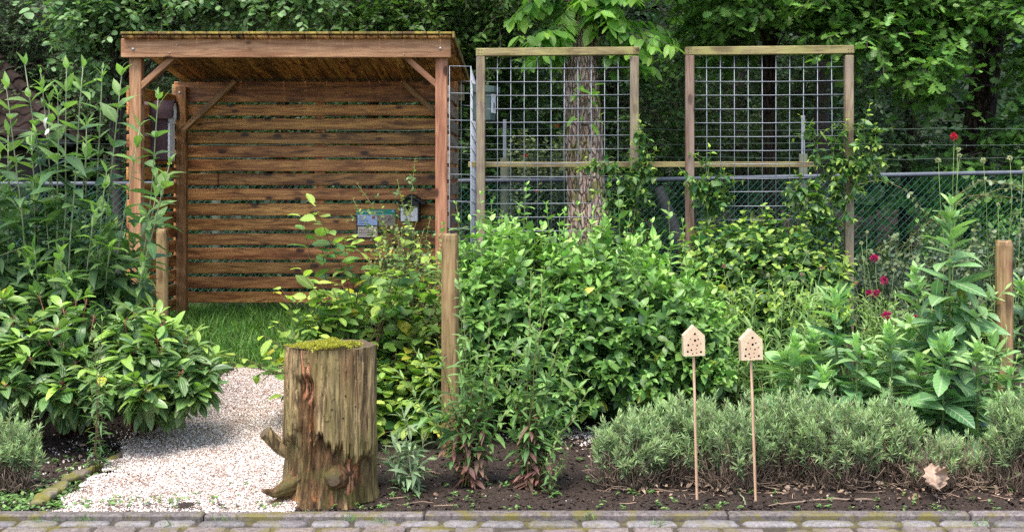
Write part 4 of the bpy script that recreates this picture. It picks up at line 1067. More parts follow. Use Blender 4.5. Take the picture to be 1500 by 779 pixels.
for q in range(10):
    a = q*2.4+U(0, 6.28, n); el = np.radians(np.interp(q, [0, 3, 9], [35, 12, -42])+rng.normal(0, 13, n))
    D = A3(np.cos(a)*np.cos(el), np.sin(a)*np.cos(el), np.sin(el))+T_D*.25
    L = U(.10, .165, n)*(1 if q > 2 else .8); ag = np.clip(np.where(young & (q < 5), U(.5, 1, n), U(0, .25, n)), 0, 1)
    st = C[:, -1]-T_D*(q*.005); c2 = np.stack([st, st+nrm(D)*.018], 1); tubes(Gs, c2, .0016, 3)
    leaves(Gl, T_ELL, c2[:, 1], D, rng.normal(0, .25, (n, 3))+(0, 0, 1)+nrm(D)*.2, L, .39, ag)
leafy(Gl, T_ELL, C, [.6, .75, .88], 2, 75, .12, .36, .05, droop=.5, up=.8)
M['stem_vib'] = simple('stem_reddish', (.22, .085, .05), .5, .3, 20)
fin(T, Gs, Gl, 'stem_vib', 'vib')

# ---------- privet ----------
T = thing('privet_bush', 'broad bright green privet-like bush between the pale stake and the insect hotels', 'shrub', (PX(850, 8.2), 8.2, float(g(0, 8.2))))
n = 640; px = U(655, 1075, n)
topy = np.interp(px, [650, 700, 760, 830, 900, 960, 1010, 1050, 1080], [345, 318, 322, 332, 330, 345, 375, 410, 470])+rng.normal(0, 9, n)
boty = np.interp(px, [650, 740, 800, 900, 1000, 1080], [600, 590, 608, 600, 590, 560]); fr = U(0, 1, n)
py = topy+(boty-topy)*fr; Yt = np.interp(fr, [0, .12, .4, 1], [8.5, 8.05, 7.6, 7.42])+U(-.08, .35, n)*np.where(fr < .15, 2., .5)
Tp = PV(px, py, Yt); Bs = A3(PX(px*.6+340, 8.3), 8.3+U(-.3, .3, n), 0.); Bs[:, 2] = g(Bs[:, 0], Bs[:, 1])
C = curves(Bs, Tp, m=8, wob=.006, exp=1.7); 
Gs, Gl = Geo(), Geo(); tubes(Gs, C, np.linspace(.004, .0014, 8), 4)
# only the last 40 cm carry leaves
def tail(C, ln):
    seg = np.linalg.norm(np.diff(C, axis=1), axis=-1); L = seg.sum(1); f = np.clip(1-ln/L, 0, .9)
    N, m = C.shape[:2]; tt = f[:, None]+(1-f)[:, None]*np.linspace(0, 1, m)[None]; x = tt*(m-1); i = np.clip(x.astype(int), 0, m-2); w = (x-i)[..., None]; ar = np.arange(N)[:, None]
    return C[ar, i]*(1-w)+C[ar, i+1]*w
s_ = np.linspace(0, 1, 11)
for sel, ag in ((fr < .3, [.1, .45, 1.]), (fr >= .3, [0., .1, .55])):  # lower shoots get older, darker tones, painting shade into the bush
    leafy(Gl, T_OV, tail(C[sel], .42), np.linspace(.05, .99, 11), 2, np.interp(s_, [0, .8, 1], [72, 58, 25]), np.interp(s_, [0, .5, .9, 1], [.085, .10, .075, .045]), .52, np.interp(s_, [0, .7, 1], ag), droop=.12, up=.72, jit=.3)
# long leading shoots
lead = np.array([(688, 322), (735, 312), (800, 300), (828, 306), (868, 315), (885, 296), (922, 318), (955, 325), (1025, 345), (1040, 370), (650, 330), (760, 300), (772, 268), (845, 300), (705, 285), (905, 262), (980, 300), (1000, 318), (720, 300), (668, 300), (780, 372), (755, 330), (940, 330), (820, 318), (870, 305)], float); k = len(lead)
Yl = U(7.7, 8.5, k); Tp = PV(lead[:, 0], lead[:, 1], Yl); Bs = Tp+A3(U(-.1, .1, k), U(0, .15, k), -.75); C2 = curves(Bs, Tp, m=7, wob=.006); tubes(Gs, C2, np.linspace(.004, .0015, 7), 5)
leafy(Gl, T_OV, C2, np.linspace(.08, .99, 14), 2, np.interp(np.linspace(0, 1, 14), [0, .8, 1], [70, 55, 20]), np.interp(np.linspace(0, 1, 14), [0, .7, 1], [.085, .075, .04]), .48, np.interp(np.linspace(0, 1, 14), [0, .6, 1], [.15, .4, .95]), up=.7)
fin(T, Gs, Gl, 'stem_g', 'priv')

# ---------- hornbeam ----------
T = thing('hornbeam_shrub', 'loose yellow-green hornbeam shrub with toothed leaves behind the stump', 'shrub', (PX(540, 7.9), 7.9, float(g(0, 7.9))))
n = 150; px = U(480, 650, n); fr = U(0, 1, n)
topy = np.interp(px, [470, 520, 580, 650], [440, 395, 385, 360]); boty = np.interp(px, [470, 550, 650], [500, 640, 640]); py = topy+(boty-topy)*fr
Yt = np.interp(fr, [0, 1], [8.3, 7.25])+U(-.1, .2, n); Tp = PV(px, py, Yt); Bs = A3(PX(570+rng.normal(0, 20, n), 8), U(7.8, 8.1, n), .05)
out0 = out = np.array([(437, 312), (400, 478), (384, 490), (410, 430), (345, 520), (440, 395), (462, 300), (430, 520), (500, 345), (468, 415), (556, 352), (598, 345), (640, 370), (420, 545), (455, 465), (395, 525), (362, 528)], float); out = np.concatenate([out, out[3:]+rng.normal(0, 14, (len(out)-3, 2))+(18, 8), A3(U(405, 500, 26), U(415, 520, 26), 0)[:, :2]]); k = len(out)
To = PV(out[:, 0], out[:, 1], U(7.5, 8.0, k)); Bo = A3(PX(520, 8)+rng.normal(0, .08, k), U(7.8, 8.1, k), .05)
C = np.concatenate([curves(Bs, Tp, m=7, wob=.008, exp=1.4), curves(Bo, To, m=7, wob=.01, exp=1.6)])
Gs, Gl = Geo(), Geo(); tubes(Gs, C, np.linspace(.0055, .0014, 7), 4)
leafy(Gl, T_SER, tail(C, .5), np.linspace(.05, 1, 9), 1, 58, np.interp(np.linspace(0, 1, 9), [0, .6, 1], [.10, .115, .07]), .6, np.interp(np.linspace(0, 1, 9), [0, .7, 1], [.05, .2, .8]), droop=.15, up=.9, dec=pi, flat=True, jit=.28, phij=.35)
b = tail(C, .35)[:, 2]; d = nrm(rng.normal(0, 1, (len(b), 3))*(1, .8, .25)); c2 = curves(b, b+d*.22, m=4, sag=.02); tubes(Gs, c2, .0014, 3)
leafy(Gl, T_SER, c2, np.linspace(.2, 1, 5), 1, 55, .078, .58, [.05, .1, .15, .25, .5], droop=.12, up=.9, dec=pi, flat=True)
fin(T, Gs, Gl, 'stem_b', 'hazel')

# ---------- firethorn ----------
T = thing('firethorn_shrub', 'small-leaved thorny shrub with long shoots in front of the information board', 'shrub', (PX(600, 8.9), 8.9, float(g(0, 8.9))))
lead = np.array([(608, 232), (583, 264), (522, 268), (517, 290), (601, 300), (560, 300), (630, 315), (545, 330), (590, 290)], float); k = len(lead)
To = PV(lead[:, 0], lead[:, 1], U(8.7, 9.2, k)); Bo = A3(PX(600, 8.95)+rng.normal(0, .12, k), U(8.8, 9.1, k), .15)
n = 200; px = U(520, 668, n); py = np.interp(px, [520, 560, 610, 668], [372, 330, 318, 360])+U(0, 150, n); Tp = PV(px, py, U(8.5, 9.2, n)); Bs = A3(PX(605, 8.95)+rng.normal(0, .1, n), U(8.8, 9.1, n), .15)
C = np.concatenate([curves(Bo, To, m=9, wob=.016, exp=2.), curves(Bs, Tp, m=9, wob=.012, exp=1.5)])
Gs, Gl = Geo(), Geo(); tubes(Gs, C, np.linspace(.0055, .0015, 9), 4)
K = 20; leafy(Gl, T_ROUND, tail(C, .6), np.linspace(.03, 1, K), 2, 62, np.interp(np.linspace(0, 1, K), [0, .7, 1], [.036, .032, .016]), .55, np.interp(np.linspace(0, 1, K), [0, .7, 1], [.02, .2, .85]), up=.6, jit=.5, phij=.9, dec=2.4)
b = tail(C[:k], 1.0)[:, 2:8].reshape(-1, 3); d = nrm(rng.normal(0, 1, (len(b), 3))); c2 = curves(b, b+d*.11, m=3); leafy(Gl, T_ROUND, c2, [.3, .6, .9], 2, 60, .03, .55, .25, jit=.5)
fin(T, Gs, Gl, 'stem_red', 'pyr')

# ---------- honeysuckle ----------
T = thing('honeysuckle_mound', 'dense mound of honeysuckle with yellow young tips below the second trellis', 'climbing shrub', (PX(1110, 9.1), 9.1, float(g(0, 9.1))))
n = 480; px = U(995, 1250, n); fr = U(0, 1, n); topy = np.interp(px, [995, 1030, 1070, 1130, 1190, 1250], [352, 322, 308, 300, 315, 365])+rng.normal(0, 8, n); boty = 470
py = topy+(boty-topy)*fr; Yt = np.interp(fr, [0, .2, 1], [9.3, 8.8, 8.3])+U(-.1, .3, n); Tp = PV(px, py, Yt); Bs = A3(PX(px*.6+450, 9.1), U(8.9, 9.3, n), .15)
C = curves(Bs, Tp, m=7, wob=.02, exp=1.5, sag=.03); Gs, Gl = Geo(), Geo(); tubes(Gs, C, np.linspace(.003, .0012, 7), 3)
K = 7; leafy(Gl, T_HEART, tail(C, .36), np.linspace(.05, 1, K), 2, np.interp(np.linspace(0, 1, K), [0, 1], [75, 40]), np.interp(np.linspace(0, 1, K), [0, .7, 1], [.085, .075, .04]), .78, np.interp(np.linspace(0, 1, K), [0, .9, 1], [0., .1, .65]), droop=.45, up=.75, jit=.3)
# sprays up the second trellis
fin(T, Gs, Gl, 'stem_b', 'lonic')
def climber(lab, stems, Y, loc, nl=12, L=.07, grp='honeysuckle climbing the trellis posts', bush=0):
    T = thing('honeysuckle_vine', lab, 'climber', loc, grp); Gs, Gl = Geo(), Geo()
    for pts in stems:
        p = np.array([P(a, b, Y+U(-.04, .04)) for a, b in pts]); m = 14; tt = np.linspace(0, len(p)-1, m); c = np.stack([np.interp(tt, np.arange(len(p)), p[:, i]) for i in range(3)], -1)[None]
        c = c+rng.normal(0, .008, c.shape); tubes(Gs, c, np.linspace(.0035, .0015, m), 5)
        ln = np.linalg.norm(np.diff(c[0], axis=0), axis=1).sum(); K = max(5, int(ln/.058)); s_ = np.linspace(0, 1, K)
        leafy(Gl, T_HEART, c, np.linspace(.02, 1, K), 2, np.interp(s_, [0, .8, 1], [78, 60, 30]), np.interp(s_, [0, .7, 1], [L*1.1, L, L*.5]), .6, np.interp(s_, [0, .8, 1], [.05, .2, .9]), droop=.35, up=.7)
        if bush:
            b = np.repeat(c[0, 1:-2], bush, 0); d = nrm(rng.normal(0, 1, (len(b), 3))*(1, .5, .8)); c2 = curves(b, b+d*U(.06, .17, (len(b), 1)), m=4, sag=.02); tubes(Gs, c2, .0012, 3)
            leafy(Gl, T_HEART, c2, [.3, .6, .95], 2, [70, 60, 40], [.06, .055, .035], .6, [.05, .15, .6], droop=.35, up=.7)
    fin(T, Gs, Gl, 'stem_g', 'lonic')
climber('honeysuckle vine climbing the nearer post of the first trellis beside the tree trunk', [[(925, 360), (930, 290), (925, 240), (935, 200), (936, 168)], [(915, 330), (910, 260), (880, 240), (850, 250)], [(930, 300), (945, 260), (948, 232)], [(935, 330), (905, 300), (890, 270)]], 9.6, P(930, 500, 9.6), bush=2)
climber('honeysuckle vine climbing the brown post of the second trellis nearest the first', [[(1030, 370), (1035, 310), (1038, 260), (1040, 215)], [(1035, 320), (1055, 270), (1060, 250)], [(1030, 290), (1015, 262), (995, 245)], [(1040, 300), (1050, 285), (1062, 296)]], 9.3, P(1030, 500, 9.3), bush=1)
climber('large honeysuckle vine wrapped round the far post of the second trellis', [[(1225, 370), (1220, 300), (1235, 240), (1262, 200), (1276, 152)], [(1200, 360), (1195, 290), (1210, 250), (1190, 200), (1175, 172)], [(1230, 330), (1255, 260), (1285, 200), (1280, 190)], [(1215, 320), (1180, 280), (1160, 265)], [(1240, 300), (1215, 230), (1240, 175)], [(1225, 340), (1195, 320), (1165, 290)], [(1235, 260), (1265, 240), (1290, 235)]], 9.3, P(1225, 500, 9.3), bush=2)

# ---------- dark cotoneaster ----------
T = thing('cotoneaster_shrub', 'dark small-leaved shrub with arching red stems in front of the chain-link fence', 'shrub', (PX(1320, 10.), 10., float(g(0, 10))))
n = 420; px = U(1225, 1560, n); topy = np.interp(px, [1225, 1290, 1350, 1450, 1560], [350, 338, 320, 300, 290]); py = topy+(470-topy)*U(0, 1, n)**.8; Yt = U(9.4, 10.6, n)
Tp = PV(px, py, Yt); Bs = A3(PX(px*.7+400, 10.1), U(9.9, 10.3, n), .25); C = curves(Bs, Tp, m=8, wob=.02, exp=1.4, sag=.05)
arc = [[(1200, 300), (1240, 275), (1290, 262), (1330, 280), (1360, 320)], [(1160, 305), (1185, 290), (1200, 265)], [(1330, 380), (1370, 320), (1420, 285), (1490, 290)], [(1380, 330), (1430, 290), (1470, 275), (1530, 285)], [(1300, 400), (1330, 350), (1370, 318), (1410, 320)], [(1380, 300), (1440, 262), (1500, 275)], [(1250, 430), (1275, 370), (1310, 350)]]
Gs, Gl = Geo(), Geo(); tubes(Gs, C, np.linspace(.004, .0014, 8), 4)
for a in arc:
    p = np.array([P(x, y, 9.9) for x, y in a]); tt = np.linspace(0, len(p)-1, 12); c = np.stack([np.interp(tt, np.arange(len(p)), p[:, i]) for i in range(3)], -1)[None]; tubes(Gs, c, .003, 5)
    leafy(Gl, T_ROUND, c, np.linspace(0, 1, 22), 2, 65, .04, .55, .55, up=.6, jit=.5, phij=.8, dec=2.4)
K = 16; leafy(Gl, T_ROUND, tail(C, .55), np.linspace(.03, 1, K), 2, 62, .038, .6, np.interp(np.linspace(0, 1, K), [0, .8, 1], [0., .15, .7]), up=.6, jit=.55, phij=.9, dec=2.4)
fin(T, Gs, Gl, 'stem_red', 'coto')

# ---------- broad-leaved perennials ----------
LB = ['beside the tall stake with dark stem, tallest of all', 'behind the leaning insect hotel, nearest of all to the pale houses', 'rising between the magenta flowers and the lavender row', 'in the middle of the row right behind the lavender', 'short one just before the brown stained stake', 'low one squeezed under the magenta flowers', 'behind the brown stained stake at the picture edge', 'small one between the two insect hotels and the vine mound', 'low one behind the dead patch of the lavender row', 'cut off by the picture edge before the brown stake', 'half hidden behind the tallest one', 'young one nearest the honeysuckle mound', 'narrow one overlapping the foot of the brown stake', 'leafy one right of the leaning insect hotel roof line', 'one filling the gap under the dusty pink buds', 'lowest one touching the lavender in the middle of the row', 'tall one between the tallest plant and the brown stake', 'one between the half open magenta flower and the tallest plant']
PL = [(1393, 300, 1388, 560, 7.6, 22, .20), (1222, 432, 1232, 610, 7.35, 20, .165), (1303, 482, 1312, 620, 7.2, 17, .155), (1382, 497, 1380, 620, 7.1, 17, .155), (1432, 510, 1432, 620, 7.15, 14, .13), (1275, 520, 1285, 610, 7.3, 13, .14), (1500, 420, 1505, 600, 8.0, 16, .16), (1150, 520, 1165, 600, 7.5, 14, .15), (1345, 530, 1345, 620, 7.25, 13, .15), (1480, 545, 1490, 640, 6.95, 15, .11), (1340, 400, 1372, 560, 8.0, 15, .15), (1190, 490, 1195, 600, 7.6, 14, .15), (1455, 500, 1460, 620, 7.3, 14, .13), (1165, 500, 1160, 600, 7.25, 14, .15), (1255, 500, 1255, 610, 7.15, 14, .15), (1205, 545, 1208, 620, 7.1, 12, .14), (1410, 430, 1420, 600, 7.7, 15, .16), (1330, 470, 1340, 600, 7.6, 14, .15)]
for (x0, y0, x1, y1, Y, K, L), lb in zip(PL, LB):
    T = thing('broad_leaved_plant', 'upright green broad-leaved plant '+lb, 'plant', (PX(x1, Y), Y, float(g(0, Y))), 'broad-leaved plants with pale midribs')
    top = P(x0, y0, Y); bot = np.array([PX(x1, Y), Y, float(g(0, Y))]); K = int(K*1.15); C = curves(bot, top, m=8, wob=.004); Gs, Gl = Geo(), Geo(); tubes(Gs, C, np.linspace(.011, .005, 8), 7)
    if L > .17 or y0 == 400:
        for q in range(5 if L > .17 else 2):
            b = C[0, 2+q % 3]; e = P(x0+U(-85, 85), U(395, 500), Y+U(-.2, .2)); c = curves(b, e, m=6, exp=1.3); tubes(Gs, c, np.linspace(.007, .003, 6), 6)
            s_ = np.linspace(0, 1, 11); leafy(Gl, T_SER, c, np.linspace(.3, 1, 11), 1, np.interp(s_, [0, .7, 1], [78, 60, 25]), np.interp(s_, [0, .6, 1], [.15, .14, .06]), .4, np.interp(s_, [0, .7, 1], [.05, .3, .9]), droop=.15, up=.8, dec=2.4)
    s_ = np.linspace(0, 1, K); hgt = np.linalg.norm(top-bot)
    leafy(Gl, T_SER, C, np.linspace(.12, .93, K), 2, np.interp(s_, [0, .7, 1], [88, 76, 52]), L*np.interp(s_, [0, .3, .75, 1], [1.4, 1.6, 1.35, .8]), .40, np.interp(s_, [0, .7, 1], [0., .2, .8]), droop=np.interp(s_, [0, .6, 1], [.35, .1, -.1]), up=.85, dec=2.4, phij=.35, jit=.2)
    leafy(Gl, T_SER, np.repeat(C, 3, 0), [.9, .94, .97, .985, 1.], 2, [55, 42, 30, 20, 12], L*np.array([.75, .65, .5, .4, .3]), .34, [.75, .85, .9, 1, 1], droop=-.05, up=.3, dec=2.4)
    fin(T, Gs, Gl, 'stem_g', 'prim')

# ---------- foreground perennials with reddish feet ----------
def perennial(name, lab, cat, stems, Y, mat, L, asp, K, basepx, rad=.0035, red=True, grp=None, sm_='stem_red', ang=60):
    T = thing(name, lab, cat, (PX(basepx[0], Y), Y, float(g(PX(basepx[0], Y), Y))), grp); Gs, Gl, Gr = Geo(), Geo(), Geo()
    tp = np.array(stems, float); k = len(tp); Tp = PV(tp[:, 0], tp[:, 1], Y+U(-.15, .12, k)); Bs = A3(PX(basepx[0]+U(-basepx[1], basepx[1], k), Y), Y+U(-.05, .05, k), 0.); Bs[:, 2] = g(Bs[:, 0], Bs[:, 1])
    C = curves(Bs, Tp, m=8, wob=.007, exp=1.25); tubes(Gs, C, np.linspace(rad, rad*.4, 8), 5)
    s_ = np.linspace(0, 1, K); t = np.linspace(.06, .99, K); kr = int(K*.42) if red else 0
    if red: leafy(Gr, T_LAN, C, t[:kr], 2, 75, L*.9, asp*1.1, .5, droop=.5, up=.7, keep=.55)
    leafy(Gl, T_LAN, C, t[kr//2:], 2, np.interp(s_, [0, .8, 1], [72, ang, 20])[kr//2:], (L*np.interp(s_, [0, .5, .85, 1], [.9, 1.05, .85, .45]))[kr//2:], asp, np.interp(s_, [0, .7, 1], [.05, .25, .85])[kr//2:], droop=.12, up=.65, keep=.93)
    leafy(Gl, T_LAN, C, t[K//3:], 2, 35, L*.45, asp, .6, up=.5, keep=.5)
    fin(T, Gs, Gl, sm_, mat)
    if Gr.k: Gr.build('reddened_leaves', LM['asterr'], T, smooth=True)
perennial('leafy_perennial', 'leafy perennial with reddish stem feet growing in front of the tall pale stake', 'plant', [(678, 440), (716, 465), (760, 500), (640, 500), (606, 510), (700, 520), (732, 545), (660, 560), (690, 480), (612, 590), (745, 600), (670, 380), (580, 540), (632, 560), (720, 580), (704, 620), (650, 610), (672, 520), (735, 490)], 6.65, 'aster', .095, .27, 15, (688, 12), grp='willow-leaved perennials with red feet')
perennial('leafy_perennial', 'leafy perennial with reddish stem feet in the dark soil between stake and insect hotels', 'plant', [(778, 395), (800, 455), (786, 480), (835, 530), (752, 500), (805, 540), (862, 572), (765, 560), (824, 600), (750, 620), (776, 440), (793, 415), (812, 500), (845, 610), (740, 560), (770, 520), (826, 470), (790, 600), (862, 545)], 6.6, 'aster', .095, .27, 16, (776, 14), grp='willow-leaved perennials with red feet')
perennial('leafy_perennial', 'low green sprig at the foot of the second perennial clump on bare soil', 'plant', [(812, 650), (826, 668), (800, 672), (835, 655)], 6.45, 'aster', .055, .24, 8, (806, 8), red=False, grp='small sprigs')
perennial('felted_plant', 'pale grey-green felted plant growing right beside the stump', 'plant', [(596, 615), (580, 640), (620, 640), (606, 660), (566, 660), (632, 668), (590, 600)], 6.55, 'grey', .10, .22, 11, (597, 14), red=False, sm_='stem_pale')
perennial('slender_plant', 'slender narrow-leaved plant standing before the glossy shrub near the path', 'plant', [(138, 478), (147, 500), (150, 470), (132, 560), (156, 545)], 6.85, 'aster', .075, .16, 14, (142, 5), rad=.0025, red=False, sm_='stem_b')
perennial('slender_plant', 'narrow-leaved green stems standing in front of the brown stained stake', 'plant', [(1440, 505), (1475, 485), (1452, 540), (1490, 520), (1468, 530)], 6.95, 'aster', .09, .2, 14, (1462, 20), red=False, sm_='stem_g')

# ---------- lavender ----------
def lavender(px, Y, w, top, n, lab, dead=.0, y0s=None):
    z0 = float(g(PX(px, Y), Y)); xc = PX(px, Y); T = thing('lavender_bush', lab, 'lavender', (xc, Y, z0), 'lavender bushes along the kerb')
    top += 12; n = int(n*.85); hh = PZ(top, Y)-z0; a = U(0, 2*pi, n); r = np.sqrt(U(0, 1, n)); W = w/F*Y/2
    el = np.sqrt(np.clip(1-(r*.88)**2, 0, 1)); Tp = A3(xc+W*r*np.cos(a)*1.1, Y+W*.9*r*np.sin(a), z0+hh*(.42+.50*el)*U(.55, 1.15, n)*np.where(U(0, 1, n) < .08, 1.18, 1.))
    Bs = A3(xc+W*.45*r*np.cos(a)+rng.normal(0, .015, n), Y+W*.35*r*np.sin(a), z0-.01)
    C = curves(Bs, Tp, m=7, wob=.016, exp=1.3); Gs, Gl = Geo(), Geo(); tubes(Gs, C, np.linspace(.0032, .0011, 7), 4)
    kk = 12; j = rng.integers(0, n, kk); D = C[j, 4]; c2 = curves(A3(xc+rng.normal(0, W*.3, kk), Y+rng.normal(0, .05, kk), z0+.01), A3(D[:, 0]+rng.normal(0, .1, kk), D[:, 1]-.08, z0+U(.02, .07, kk)), m=5, wob=.012); tubes(Gs, c2, np.linspace(.005, .002, 5), 5)
    k3 = 110; aa = U(-pi, 0, k3); b3 = A3(xc+W*.5*np.cos(aa)+rng.normal(0, .03, k3), Y+W*.35*np.sin(aa), z0); t3 = b3+A3(np.cos(aa)*W*U(-.3, .7, k3), np.sin(aa)*W*U(.0, .6, k3), hh*U(.15, .6, k3)); tubes(Gs, curves(b3, t3, m=6, wob=.02, exp=1.3), np.linspace(.0035, .0016, 6), 4)
    al = U(0, 1, n) > dead; Cl = tail(C[al], .11)
    K = 13; leafy(Gl, T_BLADE, Cl, np.linspace(.0, 1, K), 3, np.interp(np.linspace(0, 1, K), [0, .8, 1], [58, 40, 12]), np.interp(np.linspace(0, 1, K), [0, .5, 1], [.030, .044, .03]), .17, np.interp(np.linspace(0, 1, K), [0, .6, 1], [.1, .4, 1.]), droop=0, up=.3, phij=.6, curlv=.5)
    # short side tufts lower down
    k2 = int(n*.38*(1-dead*.6)); j = rng.integers(0, n, k2); b = C[j, rng.integers(2, 7, k2)]; d = nrm(rng.normal(0, .7, (k2, 3))+(0, -.25, .9)); c3 = curves(b, b+d*.05, m=3)
    leafy(Gl, T_BLADE, c3, [0, .3, .6, .9], 3, [60, 50, 35, 15], .024, .15, [.2, .3, .5, .8], droop=0, up=.3)
    fin(T, Gs, Gl, 'lavwood', 'lav', 'woody_stems')
LV = [(925, 6.58, 117, 592, 184, 0, 'first in the row nearest the privet, trailing over bare soil'), (1000, 6.68, 134, 572, 264, .05, 'around the foot of the upright insect hotel stick'), (1075, 6.58, 134, 580, 264, .08, 'between the two insect hotel sticks'), (1150, 6.68, 134, 566, 272, .1, 'just past the leaning insect hotel stick'), (1225, 6.58, 134, 575, 264, .12, 'in the middle stretch between hotels and the dead patch'), (1295, 6.68, 108, 572, 264, .1, 'right before the dead woody patch'), (1362, 6.58, 106, 618, 184, .75, 'mostly bare and woody with dry stems'), (1425, 6.63, 100, 628, 176, .72, 'bare brown one beside the big curled dead leaf'), (1500, 6.53, 100, 560, 256, .1, 'last in the row, cut by the picture edge')]
for px, Y, w, top, n, dead, lb in LV: lavender(px, Y, w, top, n, 'grey-green lavender bush '+lb, dead)
lavender(8, 6.5, 100, 600, 170, 'grey-green lavender bush alone beside the path end under the glossy shrub')

# ---------- knautia flowers ----------
def knautia(lab, heads, bx, Y, spread, fol=60, low=None):
    T = thing('knautia_plant', lab, 'flower', (PX(bx, Y), Y, float(g(0, Y))), 'wiry-stemmed knautia flowers'); Gs, Gl = Geo(), Geo(); H_ = {}
    for hx, hy, kind, sz in heads:
        sz = sz*(1.3 if kind in ('magenta', 'red') else 1.1); e = P(hx, hy, Y+U(-.1, .1)); b = np.array([PX(bx+(hx-bx)*.4+U(-spread, spread), Y), Y+U(-.1, .1), float(g(0, Y))]); c = curves(b, e, m=7, wob=.01, exp=1.3); tubes(Gs, c, np.linspace(.003, .0016, 7), 5)
        n = 70 if sz > .012 else 36; d = nrm(rng.normal(0, 1, (n, 3))+(0, -.2, .55)); gq = Geo(); H_[len(H_)] = (kind, gq)
        leaves(gq, T_OV2, e+d*sz*.25, d, rng.normal(0, 1, (n, 3)), sz*U(.6, 1., n), .42, 0.)
        leafy(Gl, T_LAN, c, [.3, .45, .6], 2, 50, .06, .14, .4, droop=.1)
    n = fol; Tp = PV(bx+U(-spread*2, spread*2, n), U(low[0], low[1], n), Y+U(-.15, .15, n)); Bs = A3(PX(bx, Y)+rng.normal(0, .05, n), Y+rng.normal(0, .05, n), float(g(0, Y))); C = curves(Bs, Tp, m=6, wob=.01); tubes(Gs, C, .0018, 4)
    leafy(Gl, T_LAN, C, np.linspace(.3, 1, 9), 2, 45, .06, .16, np.linspace(.2, .8, 9), droop=.12, up=.5)
    fin(T, Gs, Gl, 'stem_g', 'knau')
    for kd, gq in H_.values(): gq.build('flower_head' if kd in ('magenta', 'red', 'pinkf') else 'seed_head', M[kd], T, smooth=True)
knautia('wiry knautia with two magenta pompon flowers stacked highest over the cotoneaster', [(1281, 379, 'magenta', .026), (1295, 411, 'magenta', .024), (1270, 340, 'paleh', .012), (1262, 356, 'paleh', .013), (1310, 395, 'paleh', .013)], 1290, 8.7, 14, 40, (430, 520))
knautia('wiry knautia with a touching pair of magenta flowers', [(1273, 430, 'magenta', .022), (1284, 430, 'magenta', .025), (1254, 415, 'pinkf', .012), (1256, 437, 'paleh', .013)], 1275, 8.6, 12, 40, (440, 530))
knautia('wiry knautia with a half open magenta flower and small buds by the tallest plant', [(1299, 463, 'magenta', .027), (1312, 470, 'magenta', .012), (1318, 458, 'paleh', .016), (1341, 464, 'magenta', .013), (1368, 457, 'magenta', .012), (1268, 482, 'magenta', .011)], 1310, 8.4, 20, 40, (470, 540))
knautia('wiry knautia with dusty pink buds in front of the honeysuckle mound', [(1204, 393, 'pinkf', .014), (1174, 402, 'pinkf', .011), (1060, 390, 'pinkf', .012), (1125, 403, 'paleh', .014), (1148, 441, 'pinkf', .011), (1183, 370, 'paleh', .014), (1189, 415, 'paleh', .014), (1167, 414, 'paleh', .012)], 1130, 8.5, 60, 110, (400, 560))
knautia('tall wiry knautia with one red flower against the dark wood', [(1397, 201, 'red', .024), (1404, 220, 'paleh', .016), (1406, 228, 'paleh', .015), (1374, 236, 'paleh', .02)], 1385, 8.2, 10, 10, (470, 540))
knautia('tall wiry knautia with pale seed heads near the picture edge', [(1440, 236, 'paleh', .02), (1479, 232, 'paleh', .018), (1500, 248, 'paleh', .018), (1462, 300, 'paleh', .012)], 1465, 8.2, 12, 20, (400, 520))
# yellow-green narrow greenery filling between
T = thing('grassy_perennial', 'pale green narrow-leaved clump between the leaning insect hotel and the honeysuckle mound', 'plant', (PX(1120, 8.), 8., float(g(0, 8))))
n = 75; px = U(1030, 1215, n); Tp = PV(px, U(410, 560, n), U(7.7, 8.4, n)); Bs = A3(PX(px*.8+225, 8.), U(7.8, 8.3, n), .05); C = curves(Bs, Tp, m=6, wob=.01, sag=.03); Gs, Gl = Geo(), Geo(); tubes(Gs, C, .0018, 4)
leafy(Gl, T_LAN, tail(C, .5), np.linspace(.1, 1, 10), 2, 42, .085, .17, np.linspace(.1, .9, 10), droop=.15, up=.5); fin(T, Gs, Gl, 'stem_g', 'knau')
n = 70; px = U(1190, 1560, n); T = thing('grassy_perennial', 'low light green filler foliage under the magenta flowers', 'plant', (PX(1370, 8.5), 8.5, float(g(0, 8.5))))
Tp = PV(px, U(440, 560, n), U(7.9, 9., n)); Bs = A3(PX(px*.9+137, 8.4), U(8.1, 8.8, n), .1); C = curves(Bs, Tp, m=6, wob=.01); Gs, Gl = Geo(), Geo(); tubes(Gs, C, .0018, 4)
leafy(Gl, T_LAN, tail(C, .4), np.linspace(.1, 1, 9), 2, 50, .06, .28, np.linspace(.0, .7, 9), droop=.15, up=.5); fin(T, Gs, Gl, 'stem_g', 'knau')
